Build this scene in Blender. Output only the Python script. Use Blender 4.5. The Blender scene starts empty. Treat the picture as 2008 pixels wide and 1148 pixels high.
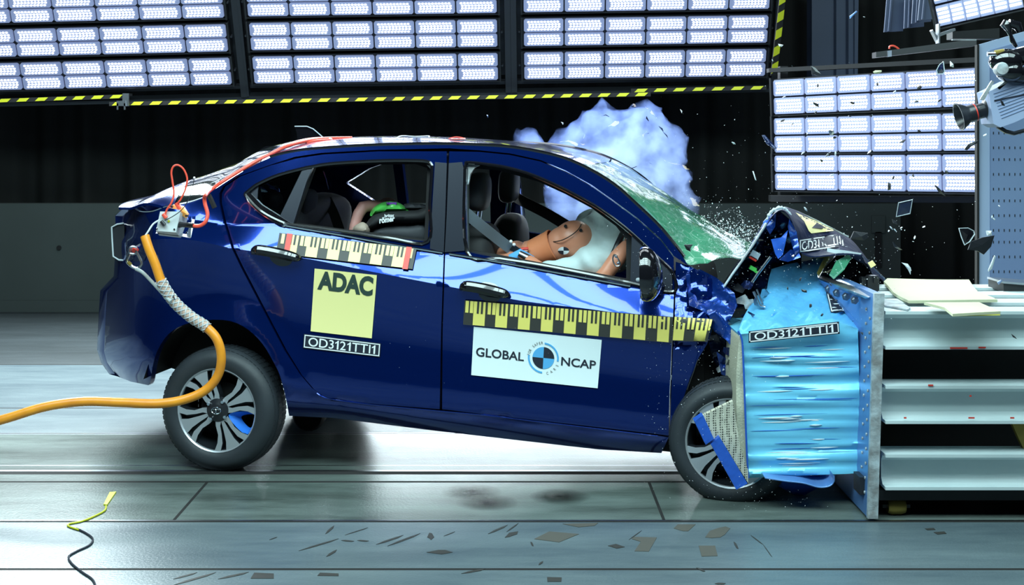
import bpy, math, random
import numpy as np
from mathutils import Vector, Matrix, noise
from mathutils.geometry import delaunay_2d_cdt

# ------------------------------------------------------------------ camera
F, CX, HY, H = 2740.0, 1004.0, 264.0, 1.524      # focal length (px), axis, horizon row, eye height
scn = bpy.context.scene
col = scn.collection
cam = bpy.data.cameras.new('camera')
cam_o = bpy.data.objects.new('camera', cam); col.objects.link(cam_o)
cam_o.location = (0, 0, H); cam_o.rotation_euler = (math.pi/2, 0, 0)
cam.sensor_width = 36; cam.lens = 36*F/2008
cam.shift_y = -(574-HY)/2008
cam.clip_end = 100
scn.camera = cam_o

# ------------------------------------------------------------------ world, lights, exposure
w_ = bpy.data.worlds.new('world'); scn.world = w_; w_.use_nodes = True
w_.node_tree.nodes['Background'].inputs[0].default_value = (0.25, 0.35, 0.6, 1)
w_.node_tree.nodes['Background'].inputs[1].default_value = 0.03
scn.view_settings.view_transform = 'Standard'
scn.view_settings.look = 'None'
scn.view_settings.exposure = 0.0
scn.view_settings.gamma = 1
scn.view_settings.use_curve_mapping = False
scn.cycles.volume_bounces = 6
scn.cycles.max_bounces = 8
scn.cycles.volume_step_rate = 1.0
scn.cycles.use_denoising = True
scn.cycles.sample_clamp_indirect = 6

def area(name, loc, target, sx, sy, power, color=(0.86, 0.94, 1.0), spread=180):
    l = bpy.data.lights.new(name, 'AREA'); l.shape = 'RECTANGLE'; l.size = sx; l.size_y = sy
    l.energy = power; l.color = color; l.spread = math.radians(spread)
    o = bpy.data.objects.new(name, l); col.objects.link(o)
    o.location = loc
    d = Vector(target) - Vector(loc)
    o.rotation_euler = d.to_track_quat('-Z', 'Y').to_euler()
    return o

# the hall's lamp banks on the camera side, each a run of lamp rows
for i, x in enumerate((-2.6, -0.6, 1.4, 3.4)):
    for j, (y, z) in enumerate(((4.25, 4.25), (3.72, 4.15), (3.19, 4.02), (2.66, 3.86))):
        area('ceiling_lamp_light', (x, y, z), (x, y + 2.2, z-2.6), 1.85, 0.40, (34, 34, 34, 17)[i], (0.68, 0.95, 0.97))
# a lamp bank straight over the crash point
for i, x in enumerate((-2.4, -0.4, 1.6)):
    for j, y in enumerate((7.2, 7.9)):
        area('overhead_lamp_light', (x, y, 4.6), (x, y, 0), 1.8, 0.4, 14)
# upper rows of the three rear lamp banks, above the picture
for x, pw in ((-3.3, 520), (-1.2, 300), (1.0, 210)):
    area('rear_lamp_light', (x, 10.25, 3.55), (x*.95, 6.2, 0.0), 1.85, 1.0, pw, (0.80, 0.95, 0.98))
# low lamp row standing behind the car, shining under it across the floor
area('low_lamp_light', (-0.1, 10.2, 0.50), (-0.1, 7.0, 0.20), 3.2, 0.16, 45, (0.80, 0.95, 1.0), 150)

# ------------------------------------------------------------------ materials
def srgb(r, g, b):
    f = lambda c: ((c/255)/12.92 if c/255 <= .04045 else (((c/255)+.055)/1.055)**2.4)
    return (f(r), f(g), f(b))
MATS = {}
def mat(name, color, rough=0.5, metal=0.0, coat=0.0, spec=0.5, emit=None, estr=0.0, bump=None, vary=None, alpha=1.0, trans=0.0, sheen=0.0):
    """principled material; bump=(scale,strength,distance); vary=(scale,amount,color2)"""
    m = bpy.data.materials.new(name); m.use_nodes = True
    nt = m.node_tree; b = nt.nodes['Principled BSDF']
    b.inputs['Base Color'].default_value = (*color, 1)
    b.inputs['Roughness'].default_value = rough
    b.inputs['Metallic'].default_value = metal
    b.inputs['Coat Weight'].default_value = coat
    b.inputs['Coat Roughness'].default_value = 0.03
    b.inputs['Specular IOR Level'].default_value = spec
    b.inputs['Alpha'].default_value = alpha
    b.inputs['Transmission Weight'].default_value = trans
    if emit:
        b.inputs['Emission Color'].default_value = (*emit, 1); b.inputs['Emission Strength'].default_value = estr
    tc = None
    if bump or vary:
        tc = nt.nodes.new('ShaderNodeTexCoord')
    if vary:
        n = nt.nodes.new('ShaderNodeTexNoise'); n.inputs['Scale'].default_value = vary[0]; n.inputs['Detail'].default_value = 6
        r = nt.nodes.new('ShaderNodeValToRGB')
        r.color_ramp.elements[0].position = .5-.5*vary[1]; r.color_ramp.elements[1].position = .5+.5*vary[1]
        r.color_ramp.elements[0].color = (*vary[2], 1); r.color_ramp.elements[1].color = (*color, 1)
        nt.links.new(tc.outputs['Object'], n.inputs['Vector']); nt.links.new(n.outputs['Fac'], r.inputs[0])
        nt.links.new(r.outputs[0], b.inputs['Base Color'])
    if bump:
        n = nt.nodes.new('ShaderNodeTexNoise'); n.inputs['Scale'].default_value = bump[0]; n.inputs['Detail'].default_value = 4
        bp = nt.nodes.new('ShaderNodeBump'); bp.inputs['Strength'].default_value = bump[1]; bp.inputs['Distance'].default_value = bump[2]
        nt.links.new(tc.outputs['Object'], n.inputs['Vector']); nt.links.new(n.outputs['Fac'], bp.inputs['Height'])
        nt.links.new(bp.outputs[0], b.inputs['Normal'])
    MATS[name] = m
    return m

mat('paint', (0.002, 0.024, 0.20), rough=0.15, metal=0.75, coat=.85)
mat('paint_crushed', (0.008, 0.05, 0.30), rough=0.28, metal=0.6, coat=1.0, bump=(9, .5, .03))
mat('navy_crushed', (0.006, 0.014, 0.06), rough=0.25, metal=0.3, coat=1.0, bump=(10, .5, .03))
mat('gloss_black', (0.006, 0.006, 0.008), rough=0.12, coat=1.0)
mat('satin_black', (0.018, 0.02, 0.025), rough=0.32)
mat('pillar_black', (0.03, 0.035, 0.05), rough=0.30, metal=0.3)
mat('matte_black', (0.008, 0.008, 0.009), rough=0.8)
mat('interior_dark', (0.012, 0.013, 0.015), rough=0.75)
mat('interior_grey', (0.05, 0.055, 0.065), rough=0.7, bump=(60, .2, .004))
mat('headliner', (0.10, 0.13, 0.11), rough=0.9)
mat('chrome', (0.75, 0.8, 0.85), rough=0.12, metal=1.0)
mat('steel', (0.45, 0.48, 0.52), rough=0.3, metal=1.0, bump=(30, .2, .003))
mat('rubber', (0.035, 0.042, 0.052), rough=0.55, bump=(40, .3, .003), vary=(7, .6, (0.02, .025, .03)))
mat('rear_glass', (0.008, 0.012, 0.012), rough=0.05, spec=.25)
mat('rim_face', (0.55, 0.58, 0.63), rough=0.34, metal=0.6)
mat('rim_dark', (0.025, 0.03, 0.038), rough=0.35, metal=0.5)
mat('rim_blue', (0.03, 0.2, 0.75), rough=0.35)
mat('yellow', (0.93, 0.80, 0.19), rough=0.5)
mat('yellow_pale', (0.95, 0.86, 0.36), rough=0.5)
mat('label_white', (0.80, 0.90, 0.92), rough=0.5, bump=(14, .10, .01))
mat('white', (0.85, 0.88, 0.9), rough=0.5)
mat('ink', (0.015, 0.02, 0.035), rough=0.5)
mat('ruler_grey', (0.045, 0.045, 0.04), rough=0.5)
mat('adac_ink', (0.03, 0.06, 0.05), rough=0.5)
mat('logo_blue', (0.10, 0.42, 0.78), rough=0.4)
mat('red', (0.75, 0.05, 0.03), rough=0.4)
mat('red_cable', (0.85, 0.09, 0.05), rough=0.35)
mat('orange', (0.95, 0.36, 0.02), rough=0.38, bump=(25, .15, .003), vary=(14, .5, (0.75, .24, .02)))
mat('skin', (0.62, 0.25, 0.15), rough=0.38, bump=(20, .08, .004))
mat('skin_orange', (0.70, 0.23, 0.10), rough=0.5)
mat('skin_pink', (0.52, 0.25, 0.22), rough=0.5)
mat('airbag', (0.50, 0.60, 0.60), rough=0.8, bump=(7, .35, .03))
mat('belt_grey', (0.17, 0.21, 0.24), rough=0.5)
mat('green', (0.10, 0.60, 0.10), rough=0.3, coat=.5)
mat('purple', (0.20, 0.07, 0.42), rough=0.3)
mat('beige', (0.38, 0.30, 0.24), rough=0.7, bump=(30, .4, .01))
mat('blue_cloth', (0.10, 0.38, 0.75), rough=0.8)
mat('box_grey', (0.62, 0.68, 0.70), rough=0.45)
mat('copper', (0.75, 0.33, 0.07), rough=0.35, metal=.4)
mat('sleeve_mesh', (0.55, 0.38, 0.30), rough=0.6)
mat('rope', (0.40, 0.45, 0.45), rough=0.6)
mat('barrier_blue', (0.20, 0.66, 0.92), rough=0.27, metal=.15, bump=(5, .3, .02))
mat('barrier_sheet', (0.13, 0.50, 0.88), rough=0.3, metal=.2, bump=(5, .5, .05))
mat('barrier_dark', (0.02, 0.10, 0.50), rough=0.4)
mat('honey_side', (0.52, 0.52, 0.40), rough=0.7, bump=(120, .6, .004))
mat('plate_blue', (0.14, 0.30, 0.62), rough=0.35, metal=.3, vary=(6, .6, (0.10, .22, .5)))
mat('plate_edge', (0.50, 0.58, 0.62), rough=0.5, bump=(30, .5, .01), vary=(14, .3, (0.22, .22, .22)))
mat('beam_white', (0.66, 0.75, 0.76), rough=0.5, vary=(3, .5, (0.54, .64, .66)))
mat('wall_border', (0.34, 0.43, 0.60), rough=0.5)
mat('bonnet_paint', (0.006, 0.012, 0.045), rough=0.6, spec=.25, bump=(9, .5, .03))
mat('foam', (0.56, 0.57, 0.38), rough=0.85, bump=(30, .2, .01))
mat('foam_edge', (0.80, 0.72, 0.12), rough=0.8)
mat('wall_light', (0.20, 0.28, 0.45), rough=0.45, vary=(2, .4, (0.17, .24, .42)))
mat('concrete', (0.060, 0.075, 0.072), rough=0.8, vary=(1.5, .7, (0.042, .053, .05)))
mat('curtain', (0.0045, 0.005, 0.0045), rough=0.9)
mat('frame_grey', (0.025, 0.028, 0.035), rough=0.5, metal=.3)
mat('frame_dark', (0.007, 0.008, 0.010), rough=0.5)
mat('hazard_yellow', (0.60, 0.62, 0.02), rough=0.5)
mat('sheet_grey', (0.035, 0.05, 0.095), rough=0.5)
mat('cam_body', (0.30, 0.36, 0.52), rough=0.45)
mat('brass', (0.30, 0.22, 0.05), rough=0.4, metal=.6)
mat('tape_brown', (0.035, 0.033, 0.03), rough=0.6)
mat('tape_tan', (0.09, 0.085, 0.07), rough=0.6)
mat('shard_light', (0.55, 0.62, 0.66), rough=0.35)
mat('lamp_housing', (0.22, 0.25, 0.36), rough=0.4, emit=(0.36, 0.44, 0.85), estr=0.30)
mat('led', (0.9, 0.95, 1.0), rough=0.3, emit=(0.92, 0.97, 1.0), estr=6.5)
for n_, a_ in (('lens_clear', .25),):
    mat(n_, (0.5, 0.6, 0.65), rough=0.05, coat=1, alpha=a_)

def glass_mat(name, tint, rough, fac, gloss=(1, 1, 1)):
    m = bpy.data.materials.new(name); m.use_nodes = True; nt = m.node_tree; nt.nodes.clear()
    out = nt.nodes.new('ShaderNodeOutputMaterial'); mix = nt.nodes.new('ShaderNodeMixShader')
    tr = nt.nodes.new('ShaderNodeBsdfTransparent'); tr.inputs[0].default_value = (*tint, 1)
    gl = nt.nodes.new('ShaderNodeBsdfGlossy'); gl.inputs['Roughness'].default_value = rough; gl.inputs[0].default_value = (*gloss, 1)
    fr = nt.nodes.new('ShaderNodeFresnel'); fr.inputs[0].default_value = 1.5
    ad = nt.nodes.new('ShaderNodeMath'); ad.operation = 'ADD'; ad.inputs[1].default_value = fac; ad.use_clamp = True
    nt.links.new(fr.outputs[0], ad.inputs[0]); nt.links.new(ad.outputs[0], mix.inputs[0])
    nt.links.new(tr.outputs[0], mix.inputs[1]); nt.links.new(gl.outputs[0], mix.inputs[2]); nt.links.new(mix.outputs[0], out.inputs[0])
    MATS[name] = m; return m
glass_mat('side_glass', (0.45, 0.55, 0.52), 0.05, 0.0, (.5, .55, .6))
# cracked laminated windscreen: green, half clear, glossy
def windscreen_mat():
    m = mat('windscreen_glass', (0.16, 0.45, 0.30), rough=0.12, coat=1.0, alpha=0.55)
    nt = m.node_tree; b = nt.nodes['Principled BSDF']
    tc = nt.nodes.new('ShaderNodeTexCoord'); v = nt.nodes.new('ShaderNodeTexVoronoi'); v.feature = 'DISTANCE_TO_EDGE'; v.inputs['Scale'].default_value = 16
    r = nt.nodes.new('ShaderNodeValToRGB'); r.color_ramp.elements[0].color = (0.35, 0.65, 0.48, 1); r.color_ramp.elements[1].color = (0.10, 0.42, 0.24, 1)
    r.color_ramp.elements[0].position = 0.0; r.color_ramp.elements[1].position = 0.05
    bp = nt.nodes.new('ShaderNodeBump'); bp.inputs['Strength'].default_value = .35; bp.inputs['Distance'].default_value = .01
    nt.links.new(tc.outputs['Object'], v.inputs['Vector']); nt.links.new(v.outputs['Distance'], r.inputs[0]); nt.links.new(r.outputs[0], b.inputs['Base Color'])
    nt.links.new(v.outputs['Distance'], bp.inputs['Height']); nt.links.new(bp.outputs[0], b.inputs['Normal'])
windscreen_mat()

def floor_mat(name, c1, c2, rough, rvar=0.1, seed=0):
    m = bpy.data.materials.new(name); m.use_nodes = True; nt = m.node_tree; b = nt.nodes['Principled BSDF']
    tc = nt.nodes.new('ShaderNodeTexCoord'); mp = nt.nodes.new('ShaderNodeMapping'); mp.inputs['Scale'].default_value = (0.45, 2.2, 1); mp.inputs['Location'].default_value = (seed, seed*.7, 0)
    n = nt.nodes.new('ShaderNodeTexNoise'); n.inputs['Scale'].default_value = 1.7; n.inputs['Detail'].default_value = 12; n.inputs['Roughness'].default_value = .72
    n2 = nt.nodes.new('ShaderNodeTexNoise'); n2.inputs['Scale'].default_value = 90; n2.inputs['Detail'].default_value = 3
    r = nt.nodes.new('ShaderNodeValToRGB'); r.color_ramp.elements[0].color = (*c1, 1); r.color_ramp.elements[1].color = (*c2, 1)
    r.color_ramp.elements[0].position = .36; r.color_ramp.elements[1].position = .62
    mr = nt.nodes.new('ShaderNodeMapRange'); mr.inputs[3].default_value = rough-rvar; mr.inputs[4].default_value = rough+rvar
    bp = nt.nodes.new('ShaderNodeBump'); bp.inputs['Strength'].default_value = .3; bp.inputs['Distance'].default_value = .004
    nt.links.new(tc.outputs['Object'], mp.inputs[0]); nt.links.new(mp.outputs[0], n.inputs['Vector']); nt.links.new(tc.outputs['Object'], n2.inputs['Vector'])
    nt.links.new(n.outputs['Fac'], r.inputs[0]); nt.links.new(r.outputs[0], b.inputs['Base Color'])
    nt.links.new(n.outputs['Fac'], mr.inputs[0]); nt.links.new(mr.outputs[0], b.inputs['Roughness'])
    nt.links.new(n2.outputs['Fac'], bp.inputs['Height']); nt.links.new(bp.outputs[0], b.inputs['Normal'])
    MATS[name] = m
floor_mat('floor_concrete', (0.080, 0.11, 0.13), (0.14, 0.18, 0.195), 0.38, .07)
floor_mat('floor_plate', (0.055, 0.07, 0.062), (0.17, 0.21, 0.195), 0.30, .07, 3.3)
mat('groove', (0.01, 0.01, 0.01), rough=0.9)

# ------------------------------------------------------------------ helpers
def P(px, py, Y):
    return Vector(((px-CX)*Y/F, Y, H-(py-HY)*Y/F))

def tag(o, label=None, cat=None, group=None, kind=None):
    if label: o['label'] = label
    if cat: o['category'] = cat
    if group: o['group'] = group
    if kind: o['kind'] = kind
    return o

def thing(name, label, cat, loc=(0, 0, 0), group=None, mtx=None):
    o = bpy.data.objects.new(name, None); col.objects.link(o); o.empty_display_size = .1
    if mtx is not None: o.matrix_world = mtx
    else: o.location = loc
    return tag(o, label, cat, group)

def obj(name, verts, faces, m, parent=None, smooth=True, fm=None, ang=35, base=None):
    """mesh object; verts in world space unless base is 'local'"""
    mats = m if isinstance(m, (list, tuple)) else [m]
    V = [Vector(v) for v in verts]
    if base == 'local': org = Vector((0, 0, 0))
    elif parent is not None:
        org = Vector((0, 0, 0)); q = parent
        while q is not None: org += Vector(q.location); q = q.parent
    else:
        lo = [min(v[k] for v in V) for k in range(3)]; hi = [max(v[k] for v in V) for k in range(3)]
        org = Vector(((lo[0]+hi[0])/2, (lo[1]+hi[1])/2, lo[2]))
    me = bpy.data.meshes.new(name)
    me.from_pydata([v-org for v in V], [], [list(f) for f in faces])
    for mm in mats: me.materials.append(MATS[mm] if isinstance(mm, str) else mm)
    if fm is not None:
        me.polygons.foreach_set('material_index', fm)
    me.update()
    if smooth:
        me.shade_smooth(); me.set_sharp_from_angle(angle=math.radians(ang))
    o = bpy.data.objects.new(name, me); col.objects.link(o)
    if parent is not None: o.parent = parent
    elif base != 'local': o.location = org
    return o

class MB:
    """collects shapes into one mesh"""
    def __init__(s): s.v = []; s.f = []; s.m = []
    def add(s, v, f, mi=0):
        n = len(s.v); s.v += [Vector(x) for x in v]; s.f += [[i+n for i in q] for q in f]; s.m += [mi]*len(f); return s
    def box(s, c, d, mi=0, M=None, bev=0):
        x, y, z = d[0]/2, d[1]/2, d[2]/2
        if bev:
            prof = []
            for sx, sz in ((1, 1), (-1, 1), (-1, -1), (1, -1)):
                prof += ([(sx*x, sz*(z-bev)), (sx*(x-bev), sz*z)] if sx*sz > 0 else [(sx*(x-bev), sz*z), (sx*x, sz*(z-bev))])
            vs = [Vector((a, -y, b)) for a, b in prof]+[Vector((a, y, b)) for a, b in prof]
            fs = [list(range(8)), list(range(15, 7, -1))]+[[i, i+8, (i+1) % 8+8, (i+1) % 8] for i in range(8)]
        else:
            vs = [Vector((i*x, j*y, k*z)) for i in (-1, 1) for j in (-1, 1) for k in (-1, 1)]
            fs = [(0, 1, 3, 2), (4, 6, 7, 5), (0, 4, 5, 1), (2, 3, 7, 6), (0, 2, 6, 4), (1, 5, 7, 3)]
        if M is not None: vs = [M @ v for v in vs]
        return s.add([v+Vector(c) for v in vs], fs, mi)
    def prism(s, poly, d, mi=0):
        """poly: list of world points (a planar ring), extruded by vector d"""
        n = len(poly); d = Vector(d); vs = [Vector(p) for p in poly]+[Vector(p)+d for p in poly]
        a = [list(range(n)), list(range(2*n-1, n-1, -1))]
        return s.add(vs, a+[[i, i+n, (i+1) % n+n, (i+1) % n] for i in range(n)], mi)
    def tube(s, pts, r, n=8, mi=0, caps=True, close=False):
        pts = [Vector(p) for p in pts]; N = len(pts)
        R = [float(q) for q in r] if isinstance(r, (list, tuple)) else [float(r)]*N
        vs = []; fs = []; up = None
        for i, p in enumerate(pts):
            t = (pts[min(i+1, N-1)]-pts[max(i-1, 0)])
            if close: t = pts[(i+1) % N]-pts[(i-1) % N]
            if t.length < 1e-9: t = Vector((0, 0, 1))
            t.normalize()
            if up is None: up = t.orthogonal().normalized()
            up = (up - t*up.dot(t)); up = up.normalized() if up.length > 1e-6 else t.orthogonal().normalized()
            b = t.cross(up)
            for k in range(n):
                a = 2*math.pi*k/n; vs.append(p+R[i]*(math.cos(a)*up+math.sin(a)*b))
        for i in range(N if close else N-1):
            j = (i+1) % N
            for k in range(n): fs.append([i*n+k, i*n+(k+1) % n, j*n+(k+1) % n, j*n+k])
        if caps and not close: fs += [list(range(n))[::-1], [(N-1)*n+k for k in range(n)]]
        return s.add(vs, fs, mi)
    def lathe(s, prof, c, ax=(0, 1, 0), n=40, mi=0, up=None, close=False):
        """prof: list of (radius, along)"""
        ax = Vector(ax).normalized(); u = Vector(up).normalized() if up else ax.orthogonal().normalized(); v = ax.cross(u); c = Vector(c)
        vs = []; fs = []; m = len(prof)
        for k in range(n):
            a = 2*math.pi*k/n; d = math.cos(a)*u+math.sin(a)*v
            for r, h in prof: vs.append(c+d*r+ax*h)
        for k in range(n):
            j = (k+1) % n
            for i in range(m if close else m-1):
                i2 = (i+1) % m
                fs.append([k*m+i, k*m+i2, j*m+i2, j*m+i])
        return s.add(vs, fs, mi)
    def ball(s, c, r, nu=20, nv=12, mi=0, M=None):
        r = Vector(r) if isinstance(r, (tuple, list, Vector)) else Vector((r, r, r)); c = Vector(c); vs = []; fs = []
        for i in range(1, nv):
            th = math.pi*i/nv
            for k in range(nu):
                a = 2*math.pi*k/nu; v = Vector((r.x*math.sin(th)*math.cos(a), r.y*math.sin(th)*math.sin(a), r.z*math.cos(th)))
                vs.append(c+(M @ v if M is not None else v))
        for sgn in (1, -1):
            v = Vector((0, 0, sgn*r.z)); vs.append(c+(M @ v if M is not None else v))
        T = len(vs)-2; Bo = len(vs)-1
        for i in range(nv-2):
            for k in range(nu): fs.append([i*nu+k, (i+1)*nu+k, (i+1)*nu+(k+1) % nu, i*nu+(k+1) % nu])
        for k in range(nu): fs.append([T, k, (k+1) % nu]); fs.append([Bo, (nv-2)*nu+(k+1) % nu, (nv-2)*nu+k])
        return s.add(vs, fs, mi)
    def build(s, name, m, parent=None, smooth=True, ang=35, base=None):
        return obj(name, s.v, s.f, m, parent, smooth, s.m, ang, base)

def crv(pts, n=6, closed=False):
    """Catmull-Rom through pts (any dimension)"""
    A = [np.array(p, float) for p in pts]; N = len(A); out = []
    g = (lambda i: A[i % N]) if closed else (lambda i: A[max(0, min(N-1, i))])
    for i in range(N if closed else N-1):
        p0, p1, p2, p3 = g(i-1), g(i), g(i+1), g(i+2)
        for k in range(n):
            t = k/n
            out.append(.5*((2*p1)+(-p0+p2)*t+(2*p0-5*p1+4*p2-p3)*t*t+(-p0+3*p1-3*p2+p3)*t**3))
    if not closed: out.append(A[-1])
    return [tuple(float(q) for q in o) for o in out]

def fn(pts):
    """smooth y(x) through points (cubic Hermite)"""
    xs = np.array([p[0] for p in pts], float); ys = np.array([p[1] for p in pts], float)
    d = np.gradient(ys, xs)
    def f(x):
        x = min(max(x, xs[0]), xs[-1]); i = int(min(max(np.searchsorted(xs, x)-1, 0), len(xs)-2)); h = xs[i+1]-xs[i]; t = (x-xs[i])/h
        return float((2*t**3-3*t*t+1)*ys[i]+(t**3-2*t*t+t)*h*d[i]+(-2*t**3+3*t*t)*ys[i+1]+(t**3-t*t)*h*d[i+1])
    return f

def inside(pts, poly):
    x = pts[:, 0]; y = pts[:, 1]; r = np.zeros(len(pts), bool); n = len(poly); j = n-1
    for i in range(n):
        xi, yi = poly[i]; xj, yj = poly[j]
        if yi != yj:
            cnd = ((yi > y) != (yj > y)) & (x < (xj-xi)*(y-yi)/(yj-yi)+xi); r ^= cnd
        j = i
    return r

def resample(poly, step):
    out = []
    for i in range(len(poly)):
        a = np.array(poly[i][:2], float); b = np.array(poly[(i+1) % len(poly)][:2], float); L = np.linalg.norm(b-a)
        if L < 1e-6: continue
        k = max(1, int(math.ceil(L/step)))
        for q in range(k): out.append(tuple(a+(b-a)*q/k))
    return out

def tri2d(outline, holes=(), step=9, extra=()):
    O = resample(outline, step); Hs = [resample(h, step) for h in holes]
    pts = list(O); edges = [(i, (i+1) % len(O)) for i in range(len(O))]
    for h in Hs:
        n = len(pts); pts += h; edges += [(n+i, n+(i+1) % len(h)) for i in range(len(h))]
    nb = len(pts)
    for line in extra:
        L = np.array(line); k = inside(L, O)
        for h in Hs: k &= ~inside(L, h)
        Bq = np.array(pts[:nb])
        prev = None
        for q, kk in zip(line, k):
            if kk and np.abs(Bq-np.array(q)).sum(1).min() > step*.5:
                pts.append(tuple(q))
                if prev is not None: edges.append((prev, len(pts)-1))
                prev = len(pts)-1
            else: prev = None
    B = np.array(pts); x0, y0 = B.min(0); x1, y1 = B.max(0)
    gx, gy = np.meshgrid(np.arange(x0+step/2, x1, step), np.arange(y0+step/2, y1, step)); G = np.stack([gx.ravel(), gy.ravel()], 1)
    if len(G):
        k = inside(G, O)
        for h in Hs: k &= ~inside(G, h)
        G = G[k]
        if len(G):
            D = np.full(len(G), 1e9)
            for b in B: D = np.minimum(D, np.abs(G-b).sum(1))
            G = G[D > step*.6]; pts += [tuple(g) for g in G]
    r = delaunay_2d_cdt([Vector(p) for p in pts], edges, [], 0, 1e-4)
    V = np.array([tuple(v) for v in r[0]]); Fs = [list(f) for f in r[2]]
    C = np.array([V[f].mean(0) for f in Fs]); k = inside(C, O)
    for h in Hs: k &= ~inside(C, h)
    return [tuple(v) for v in V], [f for f, q in zip(Fs, k) if q]

def plate(V, Fs, front, back):
    """solid from a 2d triangulation and two mappings"""
    n = len(V); vs = [front(*v) for v in V]+[back(*v) for v in V]
    cnt = {}
    for f in Fs:
        for i in range(3):
            a, b = f[i], f[(i+1) % 3]; cnt[(a, b)] = 1
    side = [[a, b, b+n, a+n] for (a, b) in cnt if (b, a) not in cnt]
    fs = [f for f in Fs]+[[i+n for i in reversed(f)] for f in Fs]+[s[::-1] for s in side]
    return vs, fs

# lettering: glyph outlines of Blender's own font as flat triangles in a unit box
def glyphs(text, bold=0.0):
    cu = bpy.data.curves.new('lettering', 'FONT'); cu.body = text; cu.size = 1; cu.offset = bold; cu.resolution_u = 4
    o = bpy.data.objects.new('lettering', cu); col.objects.link(o)
    me = bpy.data.meshes.new_from_object(o.evaluated_get(bpy.context.evaluated_depsgraph_get()))
    V = [tuple(v.co[:2]) for v in me.vertices]; Fs = [list(p.vertices) for p in me.polygons]
    bpy.data.objects.remove(o); bpy.data.curves.remove(cu); bpy.data.meshes.remove(me)
    A = np.array(V); lo = A.min(0); hi = A.max(0)
    return [((v[0]-lo[0])/(hi[0]-lo[0]), (v[1]-lo[1])/(hi[1]-lo[1])) for v in V], Fs, float((hi[0]-lo[0])/(hi[1]-lo[1]))

ONE = [(.22, 0), (.40, 0), (.40, 1), (.27, 1), (.20, .88), (.02, .76), (.02, .62), (.22, .74)]
def word(text, bold=0.0, gap=.13):
    """capitals and digits set side by side, with a flagged 1; unit box"""
    V, Fs, x = [], [], 0.0; last = ''
    for ch in text:
        if ch == '1': v, f, wd = [(a, b) for a, b in ONE], [[0, 1, 2, 3, 4, 7], [4, 5, 6, 7]], .42
        else:
            v, f, asp = glyphs(ch, bold); wd = asp if ch != 'I' else .15; v = [(a*wd, b) for a, b in v]
        x -= .1 if ch == 'T' and V and last == 'T' else 0; n = len(V); last = ch; V += [(a+x, b) for a, b in v]; Fs += [[i+n for i in q] for q in f]; x += wd+gap
    x -= gap
    return [(a/x, b) for a, b in V], Fs, x

def bil(q, a, b):
    """corners q: TL, TR, BR, BL; a right, b down"""
    q = [np.array(k, float) for k in q]
    return tuple((q[0]*(1-a)+q[1]*a)*(1-b)+(q[3]*(1-a)+q[2]*a)*b)
# ================================================================== the setting
def FY(py): return H*F/(py-HY)
def strips():
    b = MB()
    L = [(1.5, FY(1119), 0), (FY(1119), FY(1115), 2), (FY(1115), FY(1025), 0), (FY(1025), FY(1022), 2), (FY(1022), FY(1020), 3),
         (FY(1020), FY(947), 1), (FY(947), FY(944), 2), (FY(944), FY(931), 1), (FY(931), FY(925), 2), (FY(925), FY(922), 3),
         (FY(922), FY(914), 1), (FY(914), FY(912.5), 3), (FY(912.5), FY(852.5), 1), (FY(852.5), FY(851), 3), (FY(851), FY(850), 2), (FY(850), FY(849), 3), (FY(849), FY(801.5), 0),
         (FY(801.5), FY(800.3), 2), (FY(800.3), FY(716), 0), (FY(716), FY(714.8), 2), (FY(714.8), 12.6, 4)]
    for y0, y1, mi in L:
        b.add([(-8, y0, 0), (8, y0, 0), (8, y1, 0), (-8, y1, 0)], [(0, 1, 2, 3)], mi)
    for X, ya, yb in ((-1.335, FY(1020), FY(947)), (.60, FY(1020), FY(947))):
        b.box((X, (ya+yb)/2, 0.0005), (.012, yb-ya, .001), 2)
    o = b.build('floor', ['floor_concrete', 'floor_plate', 'groove', 'steel', 'floor_shaded'], smooth=False)
    tag(o, kind='structure')
floor_mat('floor_shaded', (0.02, 0.027, 0.03), (0.035, 0.045, 0.05), 0.6, .05, 7)  # far floor strip: the shade behind the lamps is put into its colour
strips()

def back_curtain():
    V = []; Fs = []; n = 520
    rnd = random.Random(4); ph = [rnd.uniform(0, 6.28) for _ in range(8)]
    for i in range(n+1):
        x = -7.5+15*i/n
        y = 12.45+.05*math.sin(x*9+ph[0])+.035*math.sin(x*17.3+ph[1])+.02*math.sin(x*31+ph[2])
        V += [(x, y, 0), (x, y-.02*math.sin(x*3), 6.5)]
    for i in range(n): Fs.append((2*i, 2*i+2, 2*i+3, 2*i+1))
    tag(obj('wall_back', V, Fs, 'curtain', ang=80), kind='structure')
back_curtain()
b = MB(); xr = P(1766, 410, 12.0).x
b.box(((-7.5+xr)/2, 12.07, .465), (xr+7.5, .14, .93)); b.box(((-7.5+xr)/2, 12.03, .05), (xr+7.5, .1, .1))
tag(b.build('wall_low', 'concrete', smooth=False), kind='structure')
def patches():
    b = MB()
    for x, y, sx, sy in ((1722, 440, 26, 34),):
        p = P(x, y, 11.99); b.box(p, (sx*12/F*1.0, .02, sy*12/F), 0)
    p = P(1722, 490, 11.99); b.box(p, (12*12/F, .02, 70*12/F), 1)
    p = P(116, 486, 11.99); b.lathe([(0, 0), (.02, 0), (.02, -.01), (0, -.01)], p, n=14, mi=1)
    return tag(b.build('trim_1', ['concrete', 'matte_black'], smooth=False), kind='structure')
patches()

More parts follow.
